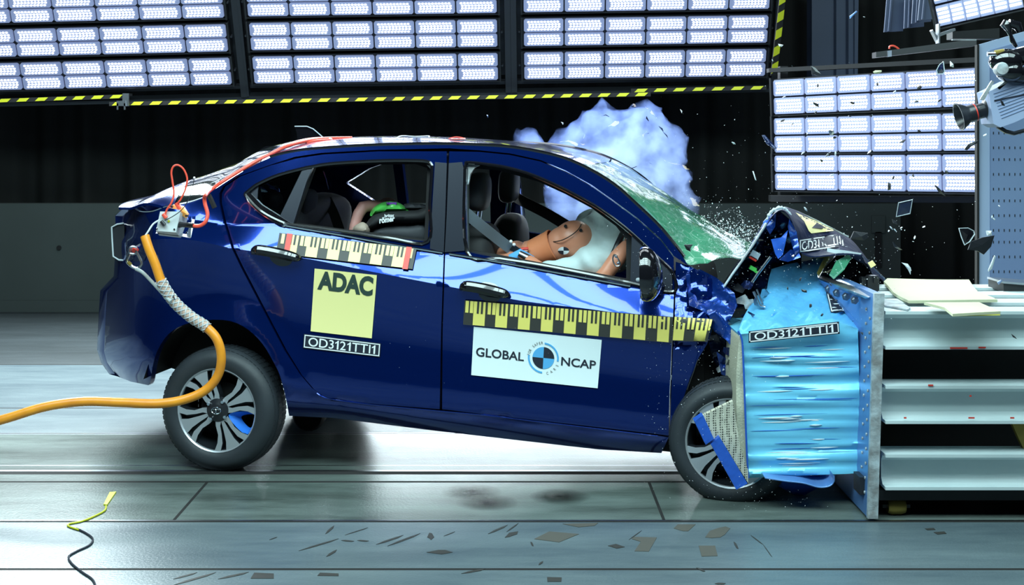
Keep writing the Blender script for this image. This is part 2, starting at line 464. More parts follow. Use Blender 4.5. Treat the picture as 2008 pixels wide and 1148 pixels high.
# perforated white wall at the right with a plain border
def right_wall():
    Y = 7.7
    b = MB(); x0 = P(1918, 0, Y).x; x1 = x0+1.3
    zt0 = P(1918, 88, Y).z; zt1 = P(2008, 62, Y).z; k = (zt1-zt0)/(P(2008, 0, Y).x-x0)
    zb = P(0, 600, Y).z
    b.prism([(x0, Y, zb), (x1, Y, zb), (x1, Y, zt0+k*(x1-x0)), (x0, Y, zt0)], (0, .03, 0))
    xi = P(1941, 0, Y).x
    b.prism([(xi, Y-.012, zb), (x1, Y-.012, zb), (x1, Y-.012, zt0+k*(x1-x0)-.05), (xi, Y-.012, zt0-.03)], (0, .012, 0), 1)
    for r in range(14):
        for c_ in range(12):
            px = 1948+c_*10.5; py = 232+r*27+(r % 3)*2
            if px > 2030 or py > 560: continue
            b.box(P(px, py, Y-.013), (.004, .004, .014), 2)
    b.prism([(x0-.012, Y-.02, zb), (x0, Y-.02, zb), (x0, Y-.02, zt0), (x0-.012, Y-.02, zt0)], (0, .04, 0), 2)
    tag(b.build('wall_right', ['wall_border', 'wall_light', 'groove'], smooth=False), kind='structure')
    b = MB(); b.box((x0+.67, Y+.12, zb/2), (1.26, .2, zb)); tag(b.build('wall_right_base', 'frame_dark', smooth=False), kind='structure')
right_wall()

# ================================================================== lamp banks
CW, CH = .331, .124           # one LED module
def led_module(w=CW-.012, h=CH-.012):
    b = MB(); bev = .012
    ring = [(-w/2+bev, -h/2), (w/2-bev, -h/2), (w/2, -h/2+bev), (w/2, h/2-bev), (w/2-bev, h/2), (-w/2+bev, h/2), (-w/2, h/2-bev), (-w/2, -h/2+bev)]
    b.prism([(x, 0, z) for x, z in ring], (0, .02, 0), 0)
    nx, nz = 10, 4
    for j in range(nz):
        for i in range(nx):
            cx = (i-(nx-1)/2)*.0262+(.006 if j in (1, 2) else -.004); cz = (j-(nz-1)/2)*.0222
            pts = [(cx+.0102*math.cos(a), -.003, cz+.0078*math.sin(a)) for a in [math.pi/3*k for k in range(6)]]
            n = len(b.v); b.add([(cx, -.005, cz)]+pts, [(0, k+1, (k+1) % 6+1) for k in range(6)], 1)
    return b
MODULE = led_module()
mod_src = None
row_i = [0]
def bank(name, label, group, o, ex, ez, rows, cols, pitch, frame=True, gap=0.0, sx=1.0, mz=2, hz=1.0):
    """o: world position of the bank's lower left lamp corner; ex to the right, ez up the face"""
    global mod_src
    ex = Vector(ex).normalized(); ez = Vector(ez); ez = (ez-ex*ez.dot(ex)).normalized(); ey = ez.cross(ex)   # ey = into the bank
    M = Matrix(((ex.x, ey.x, ez.x, o.x), (ex.y, ey.y, ez.y, o.y), (ex.z, ey.z, ez.z, o.z), (0, 0, 0, 1)))
    root = thing(name, label, 'lamp', group=group, mtx=M)
    W = cols*CW*sx; rh = mz*CH*hz
    for r in range(rows):
        z0 = r*pitch
        b = MB()
        b.box((W/2, .06, z0+rh/2), (W+.02, .07, rh+.006), 0)
        for x in (-.012, W+.012): b.box((x, .03, z0+rh/2), (.012, .09, rh+.02), 1)
        b.box((W/2, .02, z0-.006), (W+.03, .05, .006), 1)
        row = obj('lamp_row', b.v, b.f, ['frame_dark', 'frame_dark'], None, False, b.m, base='local')
        row.parent = root
        for c_ in range(cols):
            for q in range(mz):
                if mod_src is None:
                    mm = MODULE.build('led_module', ['lamp_housing', 'led'], None, False, base='local'); mod_src = mm
                else:
                    mm = mod_src.copy(); col.objects.link(mm)
                mm.parent = row; mm.location = ((c_+.5)*CW*sx, 0, z0+(q+.5)*CH*hz); mm.scale = (sx, 1, hz)
    if frame:
        T = rows*pitch
        b = MB()
        for x in (-.075, W+.075): b.box((x, .07, T/2-.06), (.045, .09, T+.14))
        b.box((W/2, .07, -.13), (W+.19, .09, .03)); b.box((W/2, .10, -.05), (W+.1, .04, .03)); b.box((W/2, .13, T/2), (W+.1, .02, T))
        for r in range(rows):
            for x in (-.03, W+.03): b.lathe([(0, 0), (.008, 0), (.008, .06), (0, .06)], (x, .0, r*pitch+CH), n=8)
        fr = obj('frame', b.v, b.f, ['frame_grey'], None, False, b.m, base='local'); fr.parent = root
    return root
tl = math.radians(24); UP = Vector((0, -math.sin(tl), math.cos(tl)))
Yb = 11.0
def from_px(pl, pr, cols):
    a = P(pl[0], pl[1], Yb); d = P(pr[0], pr[1], Yb); return a, d-a, (d-a).length/(cols*CW)
pitch = .278
a, e, s = from_px((-36, 179), (456, 167), 6)
g = 'rear lamp banks over the test track'
bank('lamp_bank', 'leftmost rear lamp bank, cut off by the picture\'s left edge above the dark curtain', g, a, e, UP, 4, 6, pitch, sx=s, hz=.93)
a, e, s = from_px((498, 165), (978, 158), 6)
bank('lamp_bank', 'middle rear lamp bank hanging above the blue car\'s rear roof', g, a, e, UP, 4, 6, pitch, sx=s, hz=.93)
a, e, s = from_px((1027, 157), (1501, 150), 6)
bank('lamp_bank', 'rear lamp bank above the smoke, with a striped edge at its right', g, a, e, UP, 4, 6, pitch, sx=s, hz=.93)

# mid right bank: three separate rows, turned towards the barrier
def pxline(p0, Y0, p1, Y1): a = P(*p0, Y0); return a, P(*p1, Y1)-a
a, e = pxline((1519, 374), 9.9, (1921, 379), 8.9)
s = e.length/(6*CW)
for r, (y0, x0, y1, lab) in enumerate(((374, 1519, 379, 'lowest lamp row beside the perforated wall, thin debris before it'), (301, 1518, 297, 'middle lamp row beside the perforated wall, behind the camera lens'), (226, 1517, 209, 'tilted top lamp row beside the perforated wall with shards flying past'))):
    a, e = pxline((x0, y0), 9.9, (1921, y1), 8.9)
    bank('lamp_strip', lab, 'lamp rows beside the perforated wall', a, e, (-.03, 0, 1), 1, 6, .3, frame=False, sx=e.length/(6*CW), hz=1.02)
# top right bank
a, e = pxline((1842, 54), 6.6, (2080, 0), 6.1)
bank('lamp_strip', 'slanting lamp bank in the upper right corner above the cameras', None, a, e, (-.1, -.15, 1), 3, 6, .215, frame=False, sx=e.length/(6*CW)*.72, hz=.86)

# dark frame behind the mid right bank
b = MB()
b.prism([P(1508, 134, 10.1), P(1920, 112, 9.2), P(1920, 122, 9.2), P(1508, 142, 10.1)], (0, .1, 0))
b.prism([P(1512, 384, 10.1), P(1912, 386, 9.2), P(1912, 398, 9.2), P(1512, 396, 10.1)], (0, .1, 0))
b.prism([P(1530, 130, 10.2), P(1545, 130, 10.2), P(1545, 390, 10.2), P(1530, 390, 10.2)], (0, .1, 0))
tag(b.build('lamp_carrier', 'frame_dark', smooth=False), 'dark steel carrier holding the three lamp rows by the perforated wall', 'frame')

# hazard stripes under and beside the rear banks
def hazard(p0, p1, Y, wpx, n, label, lean=.5):
    a = P(*p0, Y); e = P(*p1, Y)-a; L = e.length; e.normalize(); up = Vector((0, 0, 1)); up = (up-e*up.dot(e)).normalized(); h = wpx*Y/F
    b = MB(); b.prism([a, a+e*L, a+e*L+up*h, a+up*h], (0, .04, 0), 0)
    for i in range(n):
        s0 = (i+.15)*L/n; s1 = s0+.52*L/n; k = h*lean*3
        q = [a+e*s0+up*h*.1, a+e*s1+up*h*.1, a+e*min(s1+k*.6, L)+up*h*.92, a+e*(s0+k*.6)+up*h*.92]
        b.prism([v-Vector((0, .004, 0)) for v in q], (0, .004, 0), 1)
    return tag(b.build('hazard_strip', ['matte_black', 'hazard_yellow'], smooth=False), label, 'safety strip', 'black and yellow edge strips of the lamp banks')
hazard((-10, 202), (246, 193), 11.0, 8, 7, 'black and yellow strip under the leftmost lamp bank')
hazard((214, 208), (1276, 189), 10.9, 8, 29, 'long black and yellow strip running behind the smoke cloud')
hazard((1238, 182), (1503, 176), 11.0, 8, 7, 'short black and yellow strip under the bank above the smoke')
def vhaz():
    b = MB(); a = P(1512, 148, 10.9); t = P(1531, -20, 10.6); e = (t-a); L = e.length; e.normalize(); h = .045; rt = Vector((1, 0, 0))
    b.prism([a, a+rt*h, a+rt*h+e*L, a+e*L], (0, .04, 0), 0)
    for i in range(5):
        s0 = (i+.1)*L/5; s1 = s0+.55*L/5
        b.prism([v-Vector((0, .004, 0)) for v in (a+e*s0, a+rt*h+e*(s0+.03), a+rt*h+e*(s1+.03), a+e*s1)], (0, .004, 0), 1)
    tag(b.build('hazard_strip', ['matte_black', 'hazard_yellow'], smooth=False), 'upright black and yellow strip at a lamp bank\'s right end', 'safety strip', 'black and yellow edge strips of the lamp banks')
vhaz()
# steel angle clamp joining two strips
b = MB(); b.box(P(250, 186, 10.95), (.05, .1, .02)); b.box(P(247, 197, 10.87), (.05, .02, .09)); b.box(P(238, 203, 10.86), (.07, .02, .04)); b.box(P(231, 209, 10.86), (.012, .02, .05)); b.box(P(245, 209, 10.86), (.012, .02, .05))
tag(b.build('steel_bracket', 'steel', smooth=False), 'small steel bracket where two black and yellow strips overlap', 'bracket')
# grey rail behind the strips and the tray under the middle bank
b = MB(); a = P(212, 200, 11.15); e = P(1012, 185, 11.15)
b.prism([a, e, e+Vector((0, 0, .03)), a+Vector((0, 0, .03))], (0, .06, 0))
tag(b.build('support_rail', 'frame_grey', smooth=False), 'thin grey rail running just above the long striped strip', 'rail')
b = MB()
b.lathe([(.05, 0), (.065, 0), (.065, .03), (.05, .03)], P(810, 170, 11.3), n=20); b.box(P(810, 170, 11.33), (.17, .02, .09)); b.box(P(640, 176, 11.34), (.7, .05, .02))
tag(b.build('cable_tray', 'frame_dark', smooth=False), 'dark tray with a round socket below the middle lamp bank', 'tray')

# column and hanging sheets, upper right
b = MB()
for x0, x1, Y in ((1592, 1640, 11.8), (1640, 1662, 11.7), (1664, 1674, 11.6), (1676, 1682, 11.55)):
    b.prism([P(x0, 150, Y), P(x1, 150, Y), P(x1+2, -30, Y), P(x0, -30, Y)], (0, .2, 0))
tag(b.build('steel_column', 'sheet_grey', smooth=False), 'grey folded steel column behind the lamps, right of the striped edge', 'column')
for k, (poly, Y, lab) in enumerate((
        ([(1734, 63), (1771, 61), (1774, -20), (1741, -20)], 9.2, 'leftmost and longest grey sheet hanging by the corner lamp bank'),
        ([(1773, 56), (1812, 52), (1812, -20), (1776, -20)], 9.0, 'second grey sheet hanging by the corner lamp bank'),
        ([(1788, 46), (1826, 42), (1828, -20), (1792, -20)], 8.8, 'third grey sheet hanging by the corner lamp bank'),
        ([(1800, 40), (1832, 37), (1830, -20), (1806, -20)], 8.6, 'fourth grey sheet, nearest the corner lamp bank'))):
    b = MB(); q = [P(x, y, Y) for x, y in poly]; b.prism(q, (0, .02, 0)); c0 = [(x+.16*(poly[1][0]-poly[0][0])*1.2, y) for x, y in poly[:1]]
    b.prism([P(poly[0][0]+8, poly[0][1]-2, Y-.03), P(poly[0][0]+11, poly[0][1]-2, Y-.03), P(poly[3][0]+11, -20, Y-.03), P(poly[3][0]+8, -20, Y-.03)], (0, .03, 0))
    tag(b.build('hanging_sheet', 'sheet_grey', smooth=False), lab, 'metal sheet', 'grey sheets hanging in the upper right')
# dark arms
b = MB()
b.prism([P(1718, 102, 8.8), P(1915, 76, 8.6), P(1915, 90, 8.6), P(1718, 113, 8.8)], (0, .1, 0), 0)
b.prism([P(1739, 100, 8.78), P(1747, 99, 8.78), P(1747, 111, 8.78), P(1739, 112, 8.78)], (0, -.02, 0), 1)
r = b.build('boom', ['frame_dark', 'steel'], smooth=False); tag(r, 'dark horizontal arm with a taped band above the right lamp rows', 'arm')
b = MB(); b.tube(crv([P(1744, 96, 8.8), P(1745, 91, 8.8), P(1752, 90, 8.8), P(1760, 94, 8.8), P(1765, 99, 8.8)], 4), .006)
tag(b.build('arm_cable', 'red_cable'), 'short orange cable looping over the dark arm', 'cable')
b = MB(); b.prism([P(1868, 62, 7.2), P(1960, 55, 7.2), P(1960, 76, 7.2), P(1868, 76, 7.2)], (0, .1, 0), 0); b.prism([P(1868, 77, 7.19), P(1915, 77, 7.19), P(1915, 79, 7.19), P(1868, 79, 7.19)], (0, .02, 0), 1)
tag(b.build('boom', ['frame_dark', 'plate_edge'], smooth=False), 'dark arm right under the slanting corner lamp bank', 'arm')
# bright angle bracket hanging under the corner bank
b = MB()
b.prism([P(1829, 58, 6.5), P(1838, 70, 6.5), P(1842, 84, 6.5), P(1840, 84, 6.5), P(1828, 60, 6.5)], (0, .04, 0)); b.box(P(1839, 66, 6.5), (.006, .05, .09))
b.prism([P(1841, 66, 6.48), P(1873, 55, 6.48), P(1874, 60, 6.48), P(1842, 72, 6.48)], (0, .06, 0))
tag(b.build('steel_bracket', 'steel', smooth=False), 'bright angle bracket hanging under the corner lamp bank', 'bracket')
# ================================================================== the car
PSI = math.radians(10); CP, SP = math.cos(PSI), math.sin(PSI)
X0, Y0c = (430-CX)/F*6.3, 6.3
CARW = 1.68
def carP(px, py, w):
    t = (px-CX)/F
    u = (t*Y0c-X0-w*SP+t*w*CP)/(CP+t*SP)
    Y = Y0c-u*SP+w*CP
    return Vector((X0+u*CP+w*SP, Y, H-(py-HY)*Y/F))
def loc(u, w, z): return Vector((X0+u*CP+w*SP, Y0c-u*SP+w*CP, z))
def uwz(v):
    dx, dy = v[0]-X0, v[1]-Y0c
    return dx*CP-dy*SP, dx*SP+dy*CP, v[2]
def mir(v):
    u, w, z = uwz(v); return loc(u, CARW-w, z)

rail = fn([(232, 440), (258, 405), (326, 403), (368, 397), (412, 377), (440, 359), (480, 334), (530, 309), (580, 297), (640, 291), (700, 287), (780, 284), (870, 283), (940, 285), (1000, 289), (1060, 299), (1110, 312), (1160, 335), (1205, 363), (1250, 403), (1300, 452), (1350, 515)])
belt = fn([(232, 455), (300, 437), (365, 432), (450, 440), (548, 440), (640, 458), (765, 482), (868, 498), (1000, 518), (1100, 537), (1230, 563), (1330, 580), (1400, 592)])
char = fn([(232, 478), (300, 470), (365, 470), (455, 487), (598, 507), (734, 534), (863, 559), (950, 576), (1010, 588), (1160, 607), (1330, 632), (1400, 640)])
sill = fn([(200, 700), (300, 720), (400, 735), (560, 765), (650, 782), (863, 805), (950, 813), (1100, 831), (1290, 853), (1400, 866)])
bot = fn([(204, 712), (257, 750), (400, 780), (567, 816), (650, 820), (859, 846), (1068, 870), (1173, 882), (1300, 890), (1400, 896)])
wedge = fn([(232, .22), (258, .13), (330, .10), (400, .13), (440, .13), (530, .145), (600, .15), (800, .155), (1000, .155), (1200, .145), (1300, .125), (1360, .10)])
def W(px, py):
    r, b_, c, s, o = rail(px), belt(px), char(px), sill(px), bot(px)
    if py < b_:
        q = min(1.15, (b_-py)/max(6, b_-r)); w = .07+(wedge(px)-.07)*(q**1.05)
    elif py < c:
        q = (c-py)/(c-b_); w = .07*q**1.05
    elif py < s:
        q = (py-c)/(s-c); w = .028*math.sin(math.pi*min(1, q*1.05))*.9+.0*q
        if q > .8: w += .10*(q-.8)**1.2
    else:
        q = (py-s)/(o-s); w = .02+.075*q*q
    if px < 345: w += .42*((345-px)/140)**2.3            # rear corner rounds inward
    # flared rear wheel arch
    d = math.hypot((px-430)/132, (py-772)/142)
    if py > c and d < 1.35: w -= .018*max(0, 1-abs(d-1)/.35)
    return w

car = thing('car', 'dark blue crash-tested hatchback-tailed saloon with a crushed front, nose against the blue barrier', 'car', loc(1.2, .84, 0))
CAR = car
def panel(name, outline, m, holes=(), step=9, th=.03, off=0.0, parent=None, wf=None, smooth=True, mirror=False, nm2=None, ang=30):
    V, Fs = tri2d(outline, holes, step, [[(x, char(x)) for x in np.arange(236, 1400, step)], [(x, belt(x)) for x in np.arange(236, 1400, step)]] if step < 12 else ())
    wf = wf or W
    f = lambda x, y: carP(x, y, wf(x, y)+off)
    k = lambda x, y: carP(x, y, wf(x, y)+off) + Vector((SP, CP, 0))*th
    vs, fs = plate(V, Fs, f, k)
    o = obj(name, vs, fs, m, parent or car, smooth, ang=ang)
    if mirror:
        obj(nm2 or name, [mir(v) for v in vs], [q[::-1] for q in fs], m, parent or car, smooth, ang=ang)
    return o

# outlines (front edge of every opening is followed in the same order)
arch = [(291, 756), (295, 747), (300, 717), (309, 687), (330, 656), (361, 637), (406, 628), (452, 630), (487, 647), (515, 675), (535, 708), (549, 737), (560, 779), (567, 816)]
arch = crv(arch, 3)
gap_low = [(863, 805), (700, 790), (650, 783), (634, 778), (614, 764), (590, 736), (560, 687), (530, 630), (500, 572), (475, 524), (457, 487), (440, 430), (433, 398), (433, 380), (440, 366), (470, 346), (528, 325), (580, 311), (633, 303), (740, 297), (876, 294)]
frame_top_f = [(880, 294), (940, 298), (1000, 304), (1060, 317), (1110, 338), (1160, 366), (1200, 394), (1250, 431), (1295, 471), (1321, 505)]
front_edge = [(1322, 560), (1320, 620), (1317, 680), (1313, 770), (1311, 855)]
door_low_f = [(1290, 852), (1100, 830), (950, 813), (866, 805)]

# body side: quarter panel, rail above the doors, front pillar and sill in one pressing
outer = [(258, 405), (244, 424), (240, 440), (238, 500), (232, 545), (220, 560), (210, 573), (207, 624), (204, 690), (210, 711), (225, 736), (257, 749)]
outer += arch
outer += [(650, 820), (859, 846), (1068, 870), (1173, 882), (1297, 889), (1305, 872), (1311, 858)]
outer += [(p[0], p[1]+3) for p in door_low_f]
outer += [(p[0]-(3 if p[0] < 640 else 0), p[1]+(3 if p[0] > 640 and p[1] > 700 else -3 if p[0] > 560 else 0)) for p in gap_low]
outer += [(p[0], p[1]-3) for p in frame_top_f]
outer += [(1350, 522)]
outer += [(p, rail(p)) for p in (1325, 1300, 1275, 1250, 1225, 1205, 1182, 1160, 1135, 1110, 1085, 1060, 1030, 1000, 970, 940, 905, 870, 825, 780, 740, 700, 670, 640, 610, 580, 555, 530, 505, 480, 460, 440, 425, 412, 390, 368, 347, 326, 290)]
panel('body_side', outer, 'paint', step=8, th=.05)
# far side, seen through the windows: same pressing, simplified, with its openings
far_open1 = crv([(913, 320), (978, 326), (1057, 349), (1109, 373), (1161, 401), (1214, 438), (1290, 520), (1290, 566), (1100, 528), (914, 499)], 1)
far_open2 = [(640, 318), (815, 315), (847, 322), (839, 478), (669, 454), (640, 450)]
far_open3 = [(500, 380), (560, 345), (618, 325), (618, 430), (560, 425)]
whole = [(258, 405), (240, 440), (232, 545), (207, 624), (210, 711), (257, 749)]+arch+[(650, 820), (1068, 870), (1297, 889), (1325, 640), (1350, 522)]+[(p, rail(p)) for p in range(1330, 270, -30)]
V_, F_ = tri2d(whole, [far_open1, far_open2, far_open3], 16)
vs_, fs_ = plate(V_, F_, lambda x, y: carP(x, y, W(x, y)), lambda x, y: carP(x, y, W(x, y))+Vector((SP, CP, 0))*.05)
obj('body_side', [mir(v) for v in vs_], [q[::-1] for q in fs_], 'paint', car, ang=30)
# dark inner skin behind the panel gaps and arches, with the same openings
inn = [(290, 560), (300, 700), (310, 660), (345, 615), (406, 600), (452, 602), (500, 625), (550, 700), (585, 800), (700, 812), (1068, 858), (1290, 876), (1306, 640), (1310, 560)]
inn_open = [[(918, 330), (978, 334), (1057, 357), (1109, 381), (1161, 409), (1208, 444), (1228, 470), (1228, 548), (918, 490)],
            [(616, 330), (690, 324), (815, 322), (838, 330), (832, 470), (669, 450), (577, 438)], [(506, 366), (544, 349), (590, 337), (550, 418), (512, 402)]]
panel('inner_shell', inn+[(1310, 520), (1250, 445), (1200, 408), (1110, 352), (1000, 317), (876, 306), (740, 309), (633, 315), (528, 338), (470, 358), (446, 376), (430, 420), (330, 440)], 'matte_black', inn_open, step=18, th=.03, off=.055)

# doors with window frames
rw1 = [(480, 381), (492, 371), (506, 361), (544, 344), (596, 330), (612, 327), (640, 322), (690, 318), (760, 315), (815, 315), (838, 317), (846, 323), (847, 335), (843, 400), (839, 474), (760, 467), (669, 454), (574, 441), (552, 436), (520, 420), (500, 404)]
rdoor = [(p[0]+2, p[1]) for p in gap_low]
fw = [(912, 332), (913, 323), (920, 319), (978, 326), (1020, 336), (1057, 349), (1109, 373), (1161, 401), (1190, 420), (1214, 438), (1238, 458), (1262, 480), (1290, 506), (1319, 536), (1319, 573), (1234, 555), (1150, 538), (1057, 520), (980, 508), (916, 494)]
rd = panel('rear_door', [(862, 803)]+rdoor[1:-1]+[(876, 297), (874, 400), (870, 500), (865, 650)], 'paint', [rw1], step=8, th=.04)
fd = panel('front_door', [(881, 297)]+frame_top_f[1:]+front_edge+door_low_f[:-1]+[(867, 803), (868, 650), (873, 500), (878, 400)], 'paint', [fw], step=8, th=.04)
# black pillar covers
panel('pillar_cover', [(853, 318), (876, 320), (873, 420), (870, 495), (843, 488), (848, 400)], 'pillar_black', step=10, th=.012, off=-.007, parent=rd)
panel('pillar_cover', [(880, 320), (906, 318), (909, 330), (911, 492), (872, 495), (876, 420)], 'pillar_black', step=10, th=.012, off=-.007, parent=fd)
panel('mirror_triangle', [(1239, 459), (1262, 481), (1290, 507), (1318, 537), (1318, 571), (1236, 553)], 'pillar_black', step=10, th=.02, off=-.004, parent=fd)
# window seals and bright strips
def strip_along(name, pts, r, m, parent, off=-.004, n=6):
    b = MB(); b.tube([carP(x, y, W(x, y)+off) for x, y in crv(pts, 5)], r, n=n); return b.build(name, m, parent)
strip_along('window_seal', fw+[fw[0]], .008, 'gloss_black', fd)
strip_along('window_seal', rw1+[rw1[0]], .008, 'gloss_black', rd)
strip_along('chrome_strip', [(881, 498), (980, 514), (1099, 536), (1236, 561)], .006, 'chrome', fd, -.008)
strip_along('chrome_strip', [(555, 441), (580, 446), (669, 461), (765, 479), (868, 496)], .006, 'chrome', rd, -.008)
strip_along('chrome_strip', [(479, 380), (487, 396), (510, 418), (540, 437), (556, 442)], .0035, 'chrome', rd, -.012)
panel('window_trim', [(480, 378), (488, 376), (513, 402), (553, 427), (575, 441), (556, 445), (535, 436), (505, 417), (486, 394)], 'gloss_black', step=8, th=.02, off=-.008, parent=rd)
strip_along('window_frame', [(917, 330), (916, 400), (918, 492)], .007, 'steel', fd, .02)
# corner roundels at the top of the openings, slim divider of the rear window
panel('window_divider', [(594, 331), (614, 327), (601, 356), (574, 443), (548, 426)], 'pillar_black', step=8, th=.02, off=-.002, parent=rd)
panel('quarter_glass', [(484, 378), (506, 362), (544, 345), (592, 332), (549, 424), (514, 402)], 'side_glass', step=12, th=.004, off=.012, parent=rd)
panel('quarter_glass_edge', [(484, 378), (503, 363), (506, 363), (504, 396), (500, 393)], 'pillar_black', step=8, th=.006, off=.006, parent=rd)
panel('corner_trim', [(815, 316), (846, 318), (847, 340), (843, 330), (836, 323)], 'satin_black', step=8, th=.02, off=.01, parent=rd)
panel('corner_trim', [(914, 320), (945, 322), (930, 330), (922, 342), (918, 362), (914, 362)], 'plate_edge', step=8, th=.02, off=.014, parent=fd)
# sill highlight edge
strip_along('sill_edge', [(621, 772), (640, 781), (700, 791), (863, 807), (950, 815), (1100, 833), (1289, 856)], .0035, 'paint', car, -.002)

# roof, rear window and windscreen: one surface z(u, w)
def u_of(px, w):
    t = (px-CX)/F; return (t*Y0c-X0-w*SP+t*w*CP)/(CP+t*SP)
near = [(p, carP(p, rail(p), wedge(p))) for p in (258, 290, 326, 368, 412, 440, 480, 530, 580, 640, 700, 780, 870, 940, 1000, 1060, 1110, 1160, 1205, 1250, 1300, 1350, 1375)]
nu_ = [(uwz(v)[0], v.z, wedge(p)) for p, v in near]
zN = fn([(a, z) for a, z, w in nu_]); wN = fn([(a, w) for a, z, w in nu_])
cent = [(245, 418), (258, 401), (300, 390), (336, 380), (367, 370), (400, 353), (424, 342), (459, 328), (511, 306), (545, 288), (580, 278), (650, 271), (780, 267), (880, 269), (940, 273), (1000, 278), (1060, 286), (1100, 292), (1150, 304), (1200, 325), (1260, 357), (1330, 400), (1400, 445), (1450, 480), (1500, 515)]
zC = fn([(u_of(p, .84), carP(p, y, .84).z) for p, y in cent])
def zsurf(u, w):
    ww = min(w, CARW-w); wn = wN(u)
    if ww <= wn: return zN(u)-.004
    q = (ww-wn)/(.84-wn)
    return zN(u)+(max(zC(u), zN(u)+.004)-zN(u))*(1-(1-q)**2.3)
def sheet(name, ua, ub, m, nu=60, nw=40, off=0.0, th=.012, w0=None, w1=None, wob=None, ang=40):
    """ua, ub: functions of w (0..CARW)"""
    vs = []; fs = []
    for j in range(nw+1):
        for i in range(nu+1):
            s = i/nu; q = j/nw
            # side limits follow the rail
            u = ua(.84)*(1-s)+ub(.84)*s
            a = (w0(u) if w0 else wN(u)); bb = (w1(u) if w1 else CARW-wN(u)); w = a+(bb-a)*q
            u = ua(w)*(1-s)+ub(w)*s
            a = (w0(u) if w0 else wN(u)); bb = (w1(u) if w1 else CARW-wN(u)); w = a+(bb-a)*q
            z = zsurf(u, w)+off+(wob(u, w) if wob else 0)
            vs.append(loc(u, w, z))
    n = len(vs); vs += [v-Vector((0, 0, th)) for v in vs]
    k = lambda i, j: j*(nu+1)+i
    for j in range(nw):
        for i in range(nu):
            q = [k(i, j), k(i+1, j), k(i+1, j+1), k(i, j+1)]; fs.append(q); fs.append([x+n for x in q[::-1]])
    for i in range(nu): fs.append([k(i, 0), k(i, 0)+n, k(i+1, 0)+n, k(i+1, 0)]); fs.append([k(i, nw), k(i+1, nw), k(i+1, nw)+n, k(i, nw)+n])
    for j in range(nw): fs.append([k(0, j), k(0, j+1), k(0, j+1)+n, k(0, j)+n]); fs.append([k(nu, j), k(nu, j)+n, k(nu, j+1)+n, k(nu, j+1)])
    return obj(name, vs, fs, m, car, True, ang=ang)
bow = lambda k: (lambda w: k*(1-((w-.84)/.84)**2))
uA, uB, uC, uD, uE = u_of(258, .16), u_of(352, .12), u_of(528, .23), u_of(1128, .26), u_of(1352, .14)
sheet('boot_lid', lambda w: uA-.10*(1-((w-.84)/.84)**4), lambda w: uB-bow(.10)(w), 'paint', nu=20)
sheet('rear_window', lambda w: uB+.005-bow(.10)(w), lambda w: uC-bow(.05)(w), 'rear_glass', nu=20, th=.006)
sheet('roof_panel', lambda w: uC+.005-bow(.05)(w), lambda w: uD+bow(.07)(w), 'paint', nu=60)
sheet('windscreen', lambda w: uD+.006+bow(.07)(w), lambda w: uE+bow(.36)(w), 'windscreen_glass', nu=50, nw=50, th=.005,
      wob=lambda u, w: .010*noise.noise(Vector((u*5, w*5, 0)))+.004*noise.noise(Vector((u*19, w*19, 3))))
sheet('headliner', lambda w: uC+.03, lambda w: uD-.01, 'headliner', nu=20, nw=16, off=-.035, th=.01, w0=lambda u: wN(u)+.03, w1=lambda u: CARW-wN(u)-.03)
# black drip rails along the roof edge, near side; dark sealing band of the windscreen edge
for s_ in (0, 1):
    b = MB(); pts = [carP(p, rail(p)-.5, wedge(p)+.006) for p in range(530, 1350, 14)]
    b.tube([mir(v) for v in pts] if s_ else pts, .009, n=6); b.build('drip_rail', 'gloss_black', car)
# rear end: boot face between the sides
def rear_face():
    prof = [(258, 405, .13), (240, 425, .2), (238, 470, .2), (234, 545, .2), (210, 573, .2), (207, 624, .2), (204, 690, .2), (212, 715, .2), (228, 738, .2), (257, 749, .2)]
    vs = []; nw = 18
    for px, py, w in prof:
        e = carP(px, py, W(px, py)); u, w_e, z = uwz(e)
        for j in range(nw+1):
            q = j/nw; ww = w_e+(CARW-2*w_e)*q; uu = u-.13*(1-((ww-.84)/(.84-w_e))**2)**.5 if abs(ww-.84) < .84-w_e else u
            vs.append(loc(uu+.0, ww, z+(0 if py > 500 else .0)))
    fs = [[i*(nw+1)+j, (i+1)*(nw+1)+j, (i+1)*(nw+1)+j+1, i*(nw+1)+j+1] for i in range(len(prof)-1) for j in range(nw)]
    # bevelled underside closing
    obj('rear_bumper', vs, fs, 'paint', car, ang=50)
rear_face()
